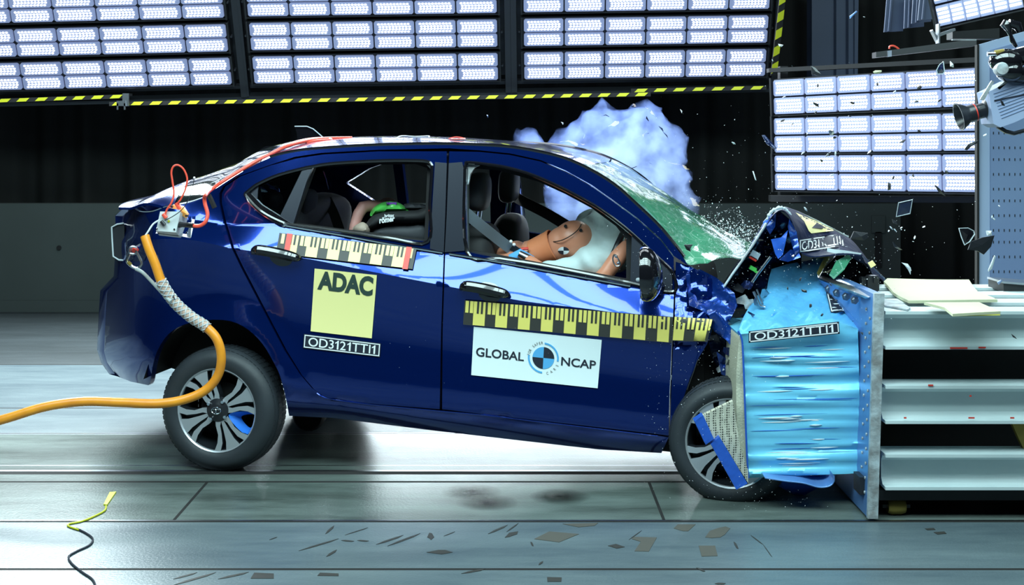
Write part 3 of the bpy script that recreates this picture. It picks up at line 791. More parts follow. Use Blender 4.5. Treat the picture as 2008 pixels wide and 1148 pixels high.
# floor pan, wheel-house liners, firewall
b = MB()
def ubox(u0, u1, w0, w1, z0, z1, mi=0, tilt=-.077):
    zz = lambda u, z: z+tilt*(u-0)
    c = [loc(u, w, zz(u, z)) for u in (u0, u1) for w in (w0, w1) for z in (z0, z1)]
    b.add(c, [(0, 1, 3, 2), (4, 6, 7, 5), (0, 4, 5, 1), (2, 3, 7, 6), (0, 2, 6, 4), (1, 5, 7, 3)], mi)
ubox(.42, 2.05, .12, 1.56, .30, .36); ubox(-.45, .45, .40, 1.28, .50, .56); ubox(-.45, -.40, .25, 1.43, .50, .80)
b.build('floor_pan', 'matte_black', car, smooth=False)
b = MB(); ubox(2.10, 2.16, .15, 1.53, .30, .95); b.build('firewall', 'matte_black', car, smooth=False)
def liner(uc, zc, r, name='wheel_arch_liner'):
    n = 16
    for side in (0, 1):
        b = MB()
        vs = []
        for k in range(n+1):
            a = math.pi*(.10+.82*k/n)
            for w in (.05, .36):
                ww = CARW-w if side else w
                vs.append(loc(uc+r*math.cos(a), ww, zc+r*math.sin(a)))
        b.add(vs, [(2*k, 2*k+2, 2*k+3, 2*k+1) for k in range(n)])
        wi = CARW-.36 if side else .36
        c0 = len(b.v); b.add([loc(uc, wi, zc)]+[loc(uc+r*math.cos(math.pi*(.10+.82*k/n)), wi, zc+r*math.sin(math.pi*(.10+.82*k/n))) for k in range(n+1)], [(0, k+1, k+2) for k in range(n)])
        b.build(name, 'matte_black', car)
liner(0, .30, .40)
# door bits
def handle(name, c, parent, flip=1):
    b = MB(); px, py = c; k = 1
    prof = crv([(-48, -3, .2), (-40, -9, .9), (-20, -7, 1), (10, -1, 1), (35, 5, .8), (46, 8, .25)], 4)
    pts = [carP(px+x, py+y, W(px+x, py+y)-.030*min(1, r_+.1)) for x, y, r_ in prof]
    b.tube(pts, [.006+.019*r_ for x, y, r_ in prof], n=10)
    o = b.build(name, 'gloss_black', parent)
    o.name = name
    V, Fs = tri2d(crv([(px-8, py-16), (px+18, py-14), (px+32, py+3), (px+24, py+20), (px+2, py+21), (px-14, py+6)], 5, True), step=6)
    vs, fs = plate(V, Fs, lambda x, y: carP(x, y, W(x, y)-.003), lambda x, y: carP(x, y, W(x, y)+.01)); obj('handle_cup', vs, fs, 'gloss_black', parent)
    return o
hp = handle('door_handle', (543, 500), rd); hf = handle('door_handle', (952, 571), fd)
b = MB(); p = carP(910, 567, W(910, 567)); nrm = Vector((-SP, -CP, 0))
b.lathe([(0, .02), (.009, .02), (.011, .012), (.011, 0)], p, nrm, n=16); b.build('door_lock', 'chrome', fd)
# door mirror
def mirror():
    b = MB(); c = carP(1266, 541, -.12)
    M = Matrix.Rotation(-PSI, 3, 'Z')
    b.ball(c, (.072, .100, .122), 24, 16, 0, M)
    for i, v in enumerate(b.v):
        d = v-c; u, w, z = d.x*CP-d.y*SP, d.x*SP+d.y*CP, d.z
        if u < -.018: u = -.018
        u += .22*z*(-1)*.15
        z2 = z*(1 if z > 0 else .9)
        b.v[i] = c+Vector((u*CP+w*SP, -u*SP+w*CP, z2))
    o = b.build('door_mirror', 'gloss_black', fd)
    b = MB(); b.lathe([(0, 0), (.066, 0)], c+Vector((-.020*CP, .020*SP, .002)), Vector((-CP, SP, 0)), n=24)
    for i, v in enumerate(b.v): b.v[i].z = c.z+(v.z-c.z)*1.55
    b.build('mirror_glass', 'white', o if False else fd)
    b = MB(); b.tube([carP(1250, 549, -.17), carP(1262, 548, -.208), carP(1278, 546, -.20), carP(1288, 544, -.16)], .008, n=8); b.build('indicator_lamp', 'shard_light', fd)
    b = MB(); b.tube([carP(1268, 560, -.05), carP(1280, 566, .0), carP(1292, 563, .05)], [.03, .028, .03], n=10); b.build('mirror_arm', 'gloss_black', fd)
mirror()
# tail lamp housing at the rear corner and the frosted cover
b = MB(); Yt = carP(225, 470, .2).y
V, Fs = tri2d([(228, 441), (238, 437), (244, 440), (244, 508), (232, 509), (222, 503), (220, 470), (219, 447)], step=6)
vs, fs = plate(V, Fs, lambda x, y: carP(x, y, .23), lambda x, y: carP(x, y, .40)); obj('tail_lamp', vs, fs, 'frame_grey', car, ang=25)
b = MB(); b.tube([carP(x, y, .225) for x, y in [(243, 438), (230, 440), (219, 446), (220, 470), (222, 503), (233, 510), (246, 511)]], .004, n=6); b.build('tail_lamp_edge', 'shard_light', car)
V, Fs = tri2d([(246, 438), (262, 415), (285, 420), (300, 450), (296, 480), (283, 512), (247, 512)], step=7)
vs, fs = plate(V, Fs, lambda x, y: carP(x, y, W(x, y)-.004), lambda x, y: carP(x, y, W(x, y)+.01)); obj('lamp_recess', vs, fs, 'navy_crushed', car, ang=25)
# piping along the boot edge (red and white tape)
b = MB(); b.tube([carP(x, y, .5) for x, y in crv([(228, 437), (244, 418), (260, 400), (300, 390), (336, 380), (354, 375)], 4)], .0035, n=6); b.build('boot_edge_tape', 'red', car)
b = MB(); b.tube([carP(x, y-2, W(x, y)) for x, y in crv([(258, 405), (275, 416), (300, 416), (326, 407), (365, 400), (407, 386)], 4)], .004, n=6); b.build('boot_edge', 'chrome', car)
# muffler below the tail
b = MB(); b.lathe([(0, -.22), (.07, -.22), (.085, -.18), (.085, .18), (.07, .22), (0, .22)], P(616, 800, 7.3), (0, 1, 0), n=20); b.build('silencer', 'matte_black', car)
# shark-fin aerial and roof bits
V, Fs = tri2d([(578, 248), (602, 249), (614, 254), (626, 264), (636, 274), (583, 276), (582, 262)], step=6)
vs, fs = plate(V, Fs, lambda x, y: carP(x, y, .80), lambda x, y: carP(x, y, .88)); fin_ = obj('roof_aerial', vs, fs, 'gloss_black', car, ang=25); b = MB(); b.tube([carP(x, y, .79) for x, y in ((578, 248), (602, 248), (614, 253), (626, 263), (637, 273))], .0028, n=6); b.build('fin_edge', 'shard_light', fin_)
V, Fs = tri2d([(509, 294), (520, 287), (548, 286), (560, 284), (575, 284), (520, 306), (511, 304)], step=6)
vs, fs = plate(V, Fs, lambda x, y: carP(x, y, .60), lambda x, y: carP(x, y, 1.08)); obj('rear_spoiler', vs, fs, 'gloss_black', car, ang=25)

# ---------------------------------------------------------------- wheels
def rimpoly(pts, rot):
    return [(x*math.cos(rot)-y*math.sin(rot), x*math.sin(rot)+y*math.cos(rot)) for x, y in pts]
def wheel(center, R, yaw, label, rot0=0.0, blue=True, kr=1.0):
    """outer face centre; yaw of the axle about z"""
    root = bpy.data.objects.new('wheel', None); col.objects.link(root); root.empty_display_size = .05
    root.parent = car; root.location = center-Vector(car.location)
    tag(root, label)
    s = math.sin(yaw); c = math.cos(yaw); n = Vector((-s, -c, 0)); e = Vector((c, -s, 0)); z = Vector((0, 0, 1)); C = Vector(center)
    T = lambda x, y, d=0: C+e*x+z*y-n*d       # d = depth inward
    k = R/.292
    # tyre
    b = MB()
    prof = [(.193, .012), (.197, .002), (.206, -.004), (.222, -.010), (.245, -.010), (.262, -.003), (.275, .010), (.284, .022), (.290, .040), (.292, .065), (.292, .110), (.290, .135), (.284, .152), (.270, .165), (.245, .180), (.220, .180), (.197, .170), (.193, .155)]
    b.lathe([(r*k if kr == 1 or r > .25 else r*k*(1+(kr-1)*min(1, (.25-r)/.04)), h) for r, h in prof], C, -n, n=72)
    for i in range(72):
        a = 2*math.pi*i/72; d = e*math.cos(a)+z*math.sin(a); tt = -e*math.sin(a)+z*math.cos(a)
        for q0, q1, rr in ((.020, .040, .2845), (.050, .082, .2925), (.094, .126, .2925), (.136, .154, .2845)):
            p0 = C+d*rr*k-n*q0; p1 = C+d*rr*k-n*q1; h = tt*.0042*2
            b.add([p0-h, p0+h, p1+h, p1-h, p0-h+d*.0009, p0+h+d*.0009, p1+h+d*.0009, p1-h+d*.0009], [(4, 5, 6, 7), (0, 1, 5, 4), (1, 2, 6, 5), (2, 3, 7, 6), (3, 0, 4, 7)])
    b.build('tyre', 'rubber', root, ang=28)
    k *= kr
    # rim barrel + lip
    b = MB(); b.lathe([(.196*k, .012), (.199*k, .004), (.196*k, -.001), (.190*k, .004), (.188*k, .014)], C, -n, n=64); b.build('rim_lip', 'rim_face', root)
    b = MB(); b.lathe([(.188*k, .014), (.184*k, .03), (.172*k, .06), (.165*k, .15)], C, -n, n=64); b.lathe([(.165*k, .15), (.10, .15), (.10, .11), (.0, .11)], C, -n, n=40); b.build('rim_barrel', 'rim_dark', root)
    b = MB(); b.lathe([(.115, .09), (.115, .13), (0, .13)], C, -n, n=32); b.lathe([(0, .088), (.115, .088)], C, -n, n=32); b.build('brake_drum', 'matte_black', root)
    # spokes: four groups of three fingers with two slots each
    face = MB(); dark = MB()
    for i in range(4):
        rot = rot0+i*math.pi/2
        A1 = [(.030, .004), (.036, .030), (.062, .040), (.105, .046), (.140, .066), (.168, .096), (.182, .068), (.150, .042), (.105, .027), (.072, .020), (.050, .004)]
        for arm in (A1, [(x, -y) for x, y in A1][::-1], [(.050, -.006), (.050, .006), (.10, .013), (.15, .022), (.193, .040), (.196, 0), (.193, -.040), (.15, -.022), (.10, -.013)]):
            q = rimpoly(arm, rot); q = [(x*k, y*k) for x, y in q]
            dep = lambda x, y: .018-.013*min(1, math.hypot(x, y)/.19)
            ring = [T(x, y, dep(x, y)) for x, y in q]; m_ = len(ring)
            face.add(ring, [list(range(m_))])
            back = [T(x, y, dep(x, y)+.045) for x, y in q]
            dark.add(ring+back, [[a, (a+1) % m_, (a+1) % m_+m_, a+m_] for a in range(m_)]+[[a+m_ for a in range(m_)]])
        q = [(x*k, y*k) for x, y in rimpoly([(.05, -.02), (.15, -.055), (.185, -.07), (.185, .07), (.15, .055), (.05, .02)], rot)]
        dark.add([T(x, y, .040) for x, y in q], [list(range(6))])
    face.build('spoke_faces', 'rim_face', root, smooth=False)
    dark.build('spoke_sides', 'rim_dark', root, smooth=False)
    b = MB(); b.lathe([(0, .000), (.022, .000), (.030, .004), (.052, .012), (.060, .030), (.050, .05)], C, -n, n=30); b.build('hub_cap', 'satin_black', root)
    b = MB()
    for i in range(4):
        a = rot0+.5+i*math.pi/2
        b.lathe([(0, -.004), (.007, -.004), (.008, .0), (.008, .012)], T(.050*math.cos(a)*k, .050*math.sin(a)*k, .004), -n, n=10)
    b.build('wheel_bolts', 'chrome', root)
    # maker's oval with a T-shaped stroke, raised on the cap
    b = MB()
    b.tube([T(.022*math.cos(a), .015*math.sin(a), -.002) for a in [2*math.pi*q/24 for q in range(24)]], .0022, n=6, close=True)
    b.tube(crv([T(-.016, .004, -.002), T(-.004, .007, -.002), T(0, -.001, -.002), T(0, -.011, -.002)], 3), .0022, n=6); b.tube(crv([T(.016, .004, -.002), T(.004, .007, -.002), T(0, -.001, -.002)], 3), .0022, n=6)
    b.build('hub_badge', 'chrome', root)
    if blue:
        # blue pocket between two spokes, open in the middle
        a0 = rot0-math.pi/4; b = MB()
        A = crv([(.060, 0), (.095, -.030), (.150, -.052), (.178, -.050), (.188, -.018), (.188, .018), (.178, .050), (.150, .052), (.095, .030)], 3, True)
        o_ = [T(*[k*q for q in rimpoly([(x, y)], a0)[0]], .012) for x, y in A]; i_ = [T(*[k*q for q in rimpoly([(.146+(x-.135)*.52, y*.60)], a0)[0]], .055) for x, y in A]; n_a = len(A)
        b.add(o_+i_, [[j, (j+1) % n_a, (j+1) % n_a+n_a, j+n_a] for j in range(n_a)]); b.build('blue_pocket', 'rim_blue', root)
    return root
wc = P(424, 806, 6.31)
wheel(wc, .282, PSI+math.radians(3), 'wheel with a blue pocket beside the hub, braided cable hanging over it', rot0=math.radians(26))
wheel(P(1432, 871, 5.80), .262, PSI+math.radians(4), 'wheel half hidden by the torn blue block, pushed back into the arch', rot0=math.radians(35), blue=False, kr=1.06)
# far wheels
for (u, w) in ((0.0, CARW-.19), (2.42, CARW-.19)):
    b = MB(); c = loc(u, w, .285); ax = Vector((SP, CP, 0))
    b.lathe([(.05, .0), (.19, .0), (.25, -.01), (.28, .01), (.29, .04), (.29, .13), (.28, .165), (.19, .17), (.05, .15)], c, ax, n=48)
    b.build('far_wheel', 'rubber', car)
# ================================================================== markings stuck on the car
def decal(name, polys, m, off=.0045, parent=None, step=14, th=.0015, wf=None):
    mb = MB(); f0 = wf or W
    for k_, poly in enumerate(polys):
        V, Fs = tri2d(poly, step=step)
        vs, fs = plate(V, Fs, lambda x, y: carP(x, y, f0(x, y)-off), lambda x, y: carP(x, y, f0(x, y)-off+th))
        mb.add(vs, fs)
    return mb.build(name, m, parent or car, ang=50)
def qpoly(q, pts): return [bil(q, a, b_) for a, b_ in pts]
def rect(q, a0, b0, a1, b1): return qpoly(q, [(a0, b0), (a1, b0), (a1, b1), (a0, b1)])
def letter(text, q, bold, mapf, flip=False):
    V, Fs, asp = glyphs(text, bold)
    return [mapf(*bil(q, x, (y if flip else 1-y))) for x, y in V], Fs
def lettering(name, text, q, m, parent, bold=0.0, off=.0062, wf=None):
    f0 = wf or W
    vs, fs = letter(text, q, bold, lambda x, y: carP(x, y, f0(x, y)-off))
    return obj(name, vs, fs, m, parent, smooth=False)

# yellow club sheet
q = [(617, 527), (739, 540), (729, 664), (609, 650)]
s_ = tag(decal('door_sheet', [q], 'yellow_pale'), 'pale yellow square sheet with large dark capitals')
lettering('lettering', 'ADAC', [(625, 531), (733, 543), (730, 582), (622, 568)], 'adac_ink', s_, bold=.05)
def number_plate(q, parent=None, mapf=None, text='OD3121TTI1', flip=False, bold=.008, name='number_strip', label=None, o1=.004, o2=.006):
    mapf = mapf or (lambda x, y, o: carP(x, y, W(x, y)-o))
    V, Fs = tri2d(rect(q, 0, 0, 1, 1), step=14); vs, fs = plate(V, Fs, lambda x, y: mapf(x, y, o1), lambda x, y: mapf(x, y, o1-.0015))
    st = obj(name, vs, fs, 'ink', parent or car, ang=50)
    if label: tag(st, label)
    mb = MB(); L = 1.0
    W_ = math.dist(q[0], q[1]); Hh = math.dist(q[0], q[3]); ta = 2.0/W_; tb = 2.0/Hh; ia = 1.5/W_; ib = 1.5/Hh
    for r in ((ia, ib, 1-ia, ib+tb), (ia, 1-ib-tb, 1-ia, 1-ib), (ia, ib, ia+ta, 1-ib), (1-ia-ta, ib, 1-ia, 1-ib)):
        V, Fs = tri2d(rect(q, *r), step=20); mb.add([mapf(x, y, o2) for x, y in V], Fs)
    V, Fs_, _ = word(text, bold); a0, a1, b0, b1 = .065, .935, .19, .82
    mb.add([mapf(*bil(q, a0+(a1-a0)*x, b0+(b1-b0)*(y if flip else 1-y)), o2) for x, y in V], Fs_)
    mb.build('lettering', 'white', st, smooth=False)
    return st
number_plate([(596, 655), (747, 674), (745, 701), (594, 683)], label='black strip with white outlined test number')

# rulers
def strip_mesh(layers, label, parent=None, extra=()):
    mb = MB()
    for polys, off, mi in layers:
        for poly in polys:
            V, Fs = tri2d(poly, step=20)
            vs, fs = plate(V, Fs, lambda x, y: carP(x, y, W(x, y)-off), lambda x, y: carP(x, y, W(x, y)-off+.0015)); mb.add(vs, fs, mi)
    return tag(mb.build('ruler_strip', ['ruler_grey', extra, 'ruler_grey'], car, ang=50), label)
def ruler2(q, starts, width, gapkeys, label, ymat):
    ys = []; ds = []
    for a in starts:
        e = min(a+width, .998); ys.append(rect(q, a, .02, e, .985))
        for t in (.28, .62):
            if a+width*(t+.17) < 1: ds.append(rect(q, a+width*t, .01, a+width*(t+.17), .50))
    for a in gapkeys: ys.append(rect(q, a, .02, min(a+width*.27, .998), .50))
    return strip_mesh([([q], .010, 0), (ys, .0115, 1), (ds, .013, 2)], label, extra=ymat)
# front ruler: large blocks start where measured
L_ = 1318-909.0
st = [(x-183)/3.586/L_*1.0 for x in (250, 407, 567, 728, 890, 1052, 1215, 1380, 1545)]
gk = []
for i, a in enumerate([st[0]-(st[1]-st[0])]+st):
    p_ = .109
    for t in (.62, .82):
        g_ = a+p_*t
        if .005 < g_ < .97: gk.append(g_)
ruler2([(911, 589), (1320, 622), (1317, 673), (908, 637)], st, .0565, gk, 'long yellow and black ruler strip along the front door', 'yellow')
L_ = 269.0
st = [(x/4.781+460-545)/L_ for x in (483, 678, 880, 1083, 1287, 1490)]
gk = []
for i, a in enumerate(st):
    for t in (.64, .84): gk.append(a+.157*t) if a+.157*(t+.2) < .93 else None
r2 = ruler2([(548, 457), (817, 487), (809, 528), (541, 497)], st, .085, gk+[.02, .955], 'short yellow and black ruler strip under the rear window', 'yellow_pale')
q = [(548, 457), (817, 487), (809, 528), (541, 497)]
decal('red_band', [rect(q, .055, -.02, .095, 1.02)], 'red', off=.0145, parent=r2); decal('red_band', [rect(q, .925, -.02, .965, 1.04)], 'red', off=.0145, parent=r2)
# fender piece of the ruler
q = [(1323, 621), (1397, 626), (1387, 671), (1319, 669)]
strip_mesh([([q], .016, 0), ([rect(q, a, .01, b_, c_) for a, b_, c_ in ((.0, .30, .97), (.36, .43, .5), (.48, .55, .5), (.60, .92, .97), (.94, 1.0, .5))], .0175, 1), ([rect(q, a, 0, a+.05, .5) for a in (.06, .18, .68, .80)], .019, 2)],
    'torn end of the yellow and black ruler on the crushed wing', extra='yellow')
# white programme sheet with round target
q = [(929, 641), (1180, 667), (1172, 762), (924, 736)]
s_ = tag(decal('programme_sheet', [q], 'label_white'), 'white rectangular sheet with dark capitals and a round blue target')
lettering('lettering', 'GLOBAL', [(934, 681), (1028, 692), (1027, 709), (933, 699)], 'ink', s_, bold=.018)
lettering('lettering', 'NCAP', [(1101, 700), (1169, 708), (1168, 725), (1100, 717)], 'ink', s_, bold=.018)
cx, cy, ux, uy = 1065.5, 702.5, np.array((.994, .10)), np.array((-.055, .998))
def cpt(r, a): return tuple(np.array((cx, cy))+ux*r*math.cos(a)+uy*r*math.sin(a))
def sector(r0, r1, a0, a1, n=14):
    A = [a0+(a1-a0)*i/n for i in range(n+1)]
    return [cpt(r1, a) for a in A]+([cpt(r0, a) for a in A[::-1]] if r0 > 0 else [cpt(0, 0)])
R_ = math.radians
decal('target_dark', [sector(0, 21.5, R_(-90), 0), sector(0, 21.5, R_(90), R_(180))], 'ink', off=.0062, parent=s_, step=30)
decal('target_blue', [sector(0, 21.5, R_(-180), R_(-90)), sector(0, 21.5, 0, R_(90)), sector(27, 30.5, R_(-88), R_(8)), sector(27, 30.5, R_(92), R_(186))], 'logo_blue', off=.0062, parent=s_, step=30)
mb = MB()
def arc_text(text, a0, a1, r, size, inward=False):
    for i, ch in enumerate(text):
        if ch == ' ': continue
        a = a0+(a1-a0)*i/(len(text)-1); V, Fs, asp = glyphs(ch, .0); w_c = size*asp*(.8 if ch != 'I' else .6)
        rad = np.array((math.cos(a), math.sin(a))); tan = np.array((-math.sin(a), math.cos(a)))
        if inward: rad, tan = -rad, -tan
        vs = []
        for x, y in V:
            d = (np.array((math.cos(a), math.sin(a)))*r) + tan*(x-.5)*w_c + rad*(y-.5)*size
            p = np.array((cx, cy))+ux*d[0]+uy*d[1]; vs.append(carP(*p, W(*p)-.0062))
        mb.add(vs, Fs)
arc_text('FOR SAFER', R_(188), R_(262), 29.5, 5.2)
mb.build('ring_lettering', 'tape_tan', s_, smooth=False); mb = MB()
arc_text('CARS', R_(72), R_(24), 30.5, 5.2, True)
mb.build('ring_lettering', 'tape_tan', s_, smooth=False)

# ================================================================== crushed front
def patch(name, poly, Yf, m, parent, amp=.02, freq=9, th=.004, step=9, seed=0, ang=60, holes=()):
    """sheet with outline poly (px,py) standing at depth Yf(px,py), folded by noise"""
    V, Fs = tri2d(poly, holes, step)
    def f(x, y):
        p = P(x, y, Yf(x, y)); d = noise.noise(Vector((p.x*freq+seed, p.z*freq, seed*1.7)))+.5*abs(noise.noise(Vector((p.x*freq*2.3, p.z*freq*2.3+seed, seed))))
        return P(x, y, Yf(x, y)+amp*2*d)
    k = lambda x, y: f(x, y)+Vector((0, th, 0))
    vs, fs = plate(V, Fs, f, k)
    return obj(name, vs, fs, m, parent, ang=ang)
def ramp(y0, Ya, y1, Yb_): return lambda x, y: Ya+(Yb_-Ya)*(y-y0)/(y1-y0)
fend = [(1325, 514), (1352, 522), (1378, 535), (1404, 552), (1425, 570), (1420, 600), (1402, 628), (1396, 650), (1386, 676), (1370, 702), (1352, 745), (1342, 776), (1325, 815), (1313, 858), (1319, 700), (1324, 600)]
fen = panel('front_wing', fend, 'paint', step=7, th=.006, off=.004, wf=lambda x, y: W(x, y)+(.016*noise.noise(Vector((x*.06, y*.06, 0)))+.02*abs(noise.noise(Vector((x*.03, y*.05, 5)))) if y < 680 else 0)+(max(0, x-1385)*.003))
patch('wing_fold', [(1345, 540), (1372, 528), (1405, 545), (1440, 575), (1446, 600), (1425, 640), (1400, 628), (1378, 610), (1352, 600)], ramp(530, 6.05, 640, 5.93), 'paint_crushed', car, amp=.03, freq=11, seed=2)
patch('wing_fold', [(1388, 612), (1405, 608), (1440, 650), (1455, 680), (1442, 690), (1425, 668), (1400, 650)], ramp(610, 5.93, 690, 5.90), 'paint_crushed', car, amp=.02, freq=14, seed=5)
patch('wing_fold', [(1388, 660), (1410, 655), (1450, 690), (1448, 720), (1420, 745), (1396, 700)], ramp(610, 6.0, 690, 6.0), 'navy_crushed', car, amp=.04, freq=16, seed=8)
patch('wing_fold', [(1405, 690), (1425, 705), (1432, 740), (1415, 735)], ramp(610, 5.95, 690, 5.95), 'paint_crushed', car, amp=.03, freq=20, seed=9)
patch('arch_liner', [(1330, 812), (1352, 745), (1372, 702), (1395, 685), (1425, 720), (1448, 740), (1452, 800), (1400, 790), (1368, 800)], ramp(610, 6.08, 690, 6.08), 'matte_black', car, amp=.02, freq=9, seed=3)
patch('arch_scrap', [(1376, 752), (1398, 756), (1404, 770), (1396, 776), (1388, 768)], ramp(610, 5.9, 690, 5.9), 'frame_grey', car, amp=.02, freq=14, seed=31)
# engine bay mass behind the torn metal
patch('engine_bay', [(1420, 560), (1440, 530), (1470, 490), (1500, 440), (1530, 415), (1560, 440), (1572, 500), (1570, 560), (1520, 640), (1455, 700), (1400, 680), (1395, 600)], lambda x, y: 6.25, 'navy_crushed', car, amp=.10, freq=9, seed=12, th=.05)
b = MB(); b.box(loc(2.35, .75, .5), (.5, 1.0, .5), M=Matrix.Rotation(-PSI, 3, 'Z'), bev=.08); b.build('engine', 'matte_black', car)
# bonnet: folded up into a ridge; ribs from near to far
def bonnet():
    ribs = [
        (5.98, [(1420, 562), (1436, 538), (1455, 512), (1478, 478), (1500, 446), (1514, 424), (1532, 412), (1548, 424), (1560, 452), (1566, 488), (1590, 502), (1625, 500), (1660, 497), (1690, 500)]),
        (6.30, [(1422, 560), (1438, 536), (1458, 508), (1480, 475), (1502, 442), (1518, 418), (1532, 407), (1556, 420), (1584, 446), (1604, 472), (1630, 484), (1655, 490), (1685, 505), (1712, 540)]),
        (6.70, [(1424, 556), (1440, 532), (1460, 505), (1482, 472), (1505, 440), (1520, 415), (1534, 406), (1562, 416), (1596, 434), (1625, 450), (1650, 464), (1672, 480), (1704, 515), (1740, 556)]),
        (7.30, [(1430, 552), (1444, 530), (1462, 502), (1484, 471), (1506, 440), (1522, 416), (1535, 407), (1565, 417), (1600, 433), (1632, 449), (1664, 466), (1684, 488), (1715, 525), (1752, 566)])]
    G = []
    for Y, r in ribs: G.append([P(x, y, Y) for x, y in crv(r, 4)])
    rows = []
    for k in range(len(G)-1):
        for s in range(6): rows.append([a.lerp(c, s/6) for a, c in zip(G[k], G[k+1])])
    rows.append(G[-1]); n = len(rows[0]); vs = []
    for j, r in enumerate(rows):
        for i, p in enumerate(r): vs.append(p+Vector((0, 0, .014*noise.noise(Vector((p.x*13, p.y*7, 4))) if 0 < j else 0)))
    N = len(vs); vs += [v-Vector((0, 0, .006)) for v in vs]; fs = []
    for j in range(len(rows)-1):
        for i in range(n-1):
            q = [j*n+i, j*n+i+1, (j+1)*n+i+1, (j+1)*n+i]; fs += [q, [x+N for x in q[::-1]]]
    for i in range(n-1): fs.append([i, i+N, i+1+N, i+1])
    return obj('bonnet', vs, fs, 'bonnet_paint', car, ang=50)
bon = bonnet()
from mathutils.bvhtree import BVHTree
bpy.context.view_layer.update()
BT = BVHTree.FromPolygons([bon.matrix_world @ v.co for v in bon.data.vertices], [tuple(p.vertices) for p in bon.data.polygons])
# surface point of the right-hand bonnet slope for markings: depth from the row between near and far lines
def bonY(x, y):
    far = np.interp(x, [1532, 1565, 1600, 1632, 1664, 1684, 1752], [408, 417, 433, 449, 466, 488, 566]); near_ = np.interp(x, [1548, 1560, 1566, 1590, 1625, 1660, 1690], [424, 452, 488, 502, 500, 497, 500])
    return 5.98+(7.2-5.98)*max(0, min(1, (near_-y)/max(8, near_-far)))**1.4
def bmap(x, y, o):
    d = (P(x, y, 6)-Vector((0, 0, H))).normalized(); h = BT.ray_cast(Vector((0, 0, H)), d, 20)
    if h[0] is None: return P(x, y, bonY(x, y))
    return h[0]-d*(o*3+.004)
V, Fs = tri2d([(1560, 417), (1600, 434), (1640, 452), (1591, 458), (1586, 453), (1577, 434)], step=3)
vs, fs = plate(V, Fs, lambda x, y: bmap(x, y, .006), lambda x, y: bmap(x, y, .002)); tag(obj('bonnet_sheet', vs, fs, 'yellow_pale', car), 'yellow sheet folded over the ridge of the bonnet')
V, Fs = tri2d([(1592, 447), (1601, 438), (1617, 446), (1612, 449)], step=6)
obj('sheet_logo', [bmap(x, y, .012) for x, y in V], Fs, 'ink', car, smooth=False)
number_plate([(1567, 470), (1652, 457), (1656, 483), (1567, 497)], parent=car, mapf=bmap, flip=True, label='crumpled black strip with the white test number mirrored on the bonnet')
# ridge of whitish torn edge on top of the bonnet
b = MB(); b.tube([P(x, y, 5.97) for x, y in crv([(1503, 432), (1512, 416), (1528, 408), (1540, 410), (1552, 422)], 5)], [.002, .006, .003, .009, .005, .008, .006, .010, .005, .009, .011, .006, .009, .004, .008, .004, .006, .003, .005, .003, .002][:21], n=5)
b.build('bonnet_edge', 'shard_light', car)
b = MB(); b.tube([P(x, y, 5.965) for x, y in [(1420, 562), (1436, 538), (1455, 512), (1478, 478), (1503, 438)]], .005, n=6); b.tube([P(x, y, 6.9) for x, y in [(1540, 407), (1566, 416), (1600, 432), (1664, 465)]], .004, n=6)
b.build('bonnet_edge', 'plate_edge', car)
b = MB(); b.tube([P(x, y, 5.95) for x, y in [(1466, 567), (1484, 540), (1511, 504)]], .006, n=7); b.build('bonnet_stay', 'steel', car)
patch('torn_panel', [(1512, 470), (1532, 466), (1545, 452), (1540, 478), (1535, 500), (1526, 508), (1520, 498)], lambda x, y: 5.97, 'barrier_dark', car, amp=.015, freq=14, seed=4)
patch('torn_panel', [(1528, 510), (1550, 490), (1566, 492), (1570, 505), (1545, 514)], lambda x, y: 5.96, 'paint_crushed', car, amp=.015, freq=14, seed=14)
patch('torn_panel', [(1496, 436), (1512, 420), (1522, 420), (1520, 445), (1510, 460)], lambda x, y: 6.0, 'paint_crushed', car, amp=.02, freq=16, seed=24)
patch('torn_panel', [(1548, 430), (1562, 455), (1568, 490), (1560, 505), (1550, 470), (1545, 445)], lambda x, y: 5.965, 'paint_crushed', car, amp=.02, freq=14, seed=26)
b = MB()
for (x, y, sx, sy, mi) in ((1480, 500, 18, 14, 0), (1476, 507, 16, 6, 1), (1476, 527, 14, 8, 2), (1484, 534, 8, 5, 2)):
    b.box(P(x, y, 6.05), (sx*6/F, .02, sy*6/F), mi, Matrix.Rotation(.5, 3, 'Y'))
b.build('connector', ['shard_light', 'red', 'green'], car, smooth=False)
# headlamp, bumper and far front corner
patch('headlamp', [(1622, 487), (1660, 492), (1690, 497), (1684, 503), (1650, 500), (1622, 494)], lambda x, y: 6.0, 'shard_light', car, amp=.01, freq=12, seed=6)
patch('headlamp_lens', [(1626, 540), (1640, 512), (1664, 500), (1670, 506), (1655, 530), (1635, 548)], lambda x, y: 6.0, 'windscreen_glass', car, amp=.01, freq=8, seed=7)
patch('front_bumper', [(1608, 545), (1622, 520), (1640, 502), (1688, 498), (1712, 520), (1748, 560), (1756, 575), (1718, 585), (1660, 562)], lambda x, y: 6.25+(x-1620)*.004, 'gloss_black', car, amp=.03, freq=6, seed=17, th=.02)
patch('bumper_tag', [(1702, 516), (1711, 511), (1718, 520), (1708, 526)], lambda x, y: 6.15, 'yellow_pale', car, amp=.0, freq=6)
b = MB(); b.box(P(1710, 556, 6.1), (.05, .05, .07), bev=.008); b.box(P(1694, 555, 6.12), (.03, .05, .05), bev=.006); b.box(P(1714, 548, 6.07), (.006, .02, .03)); b.build('sensor_box', 'satin_black', car)
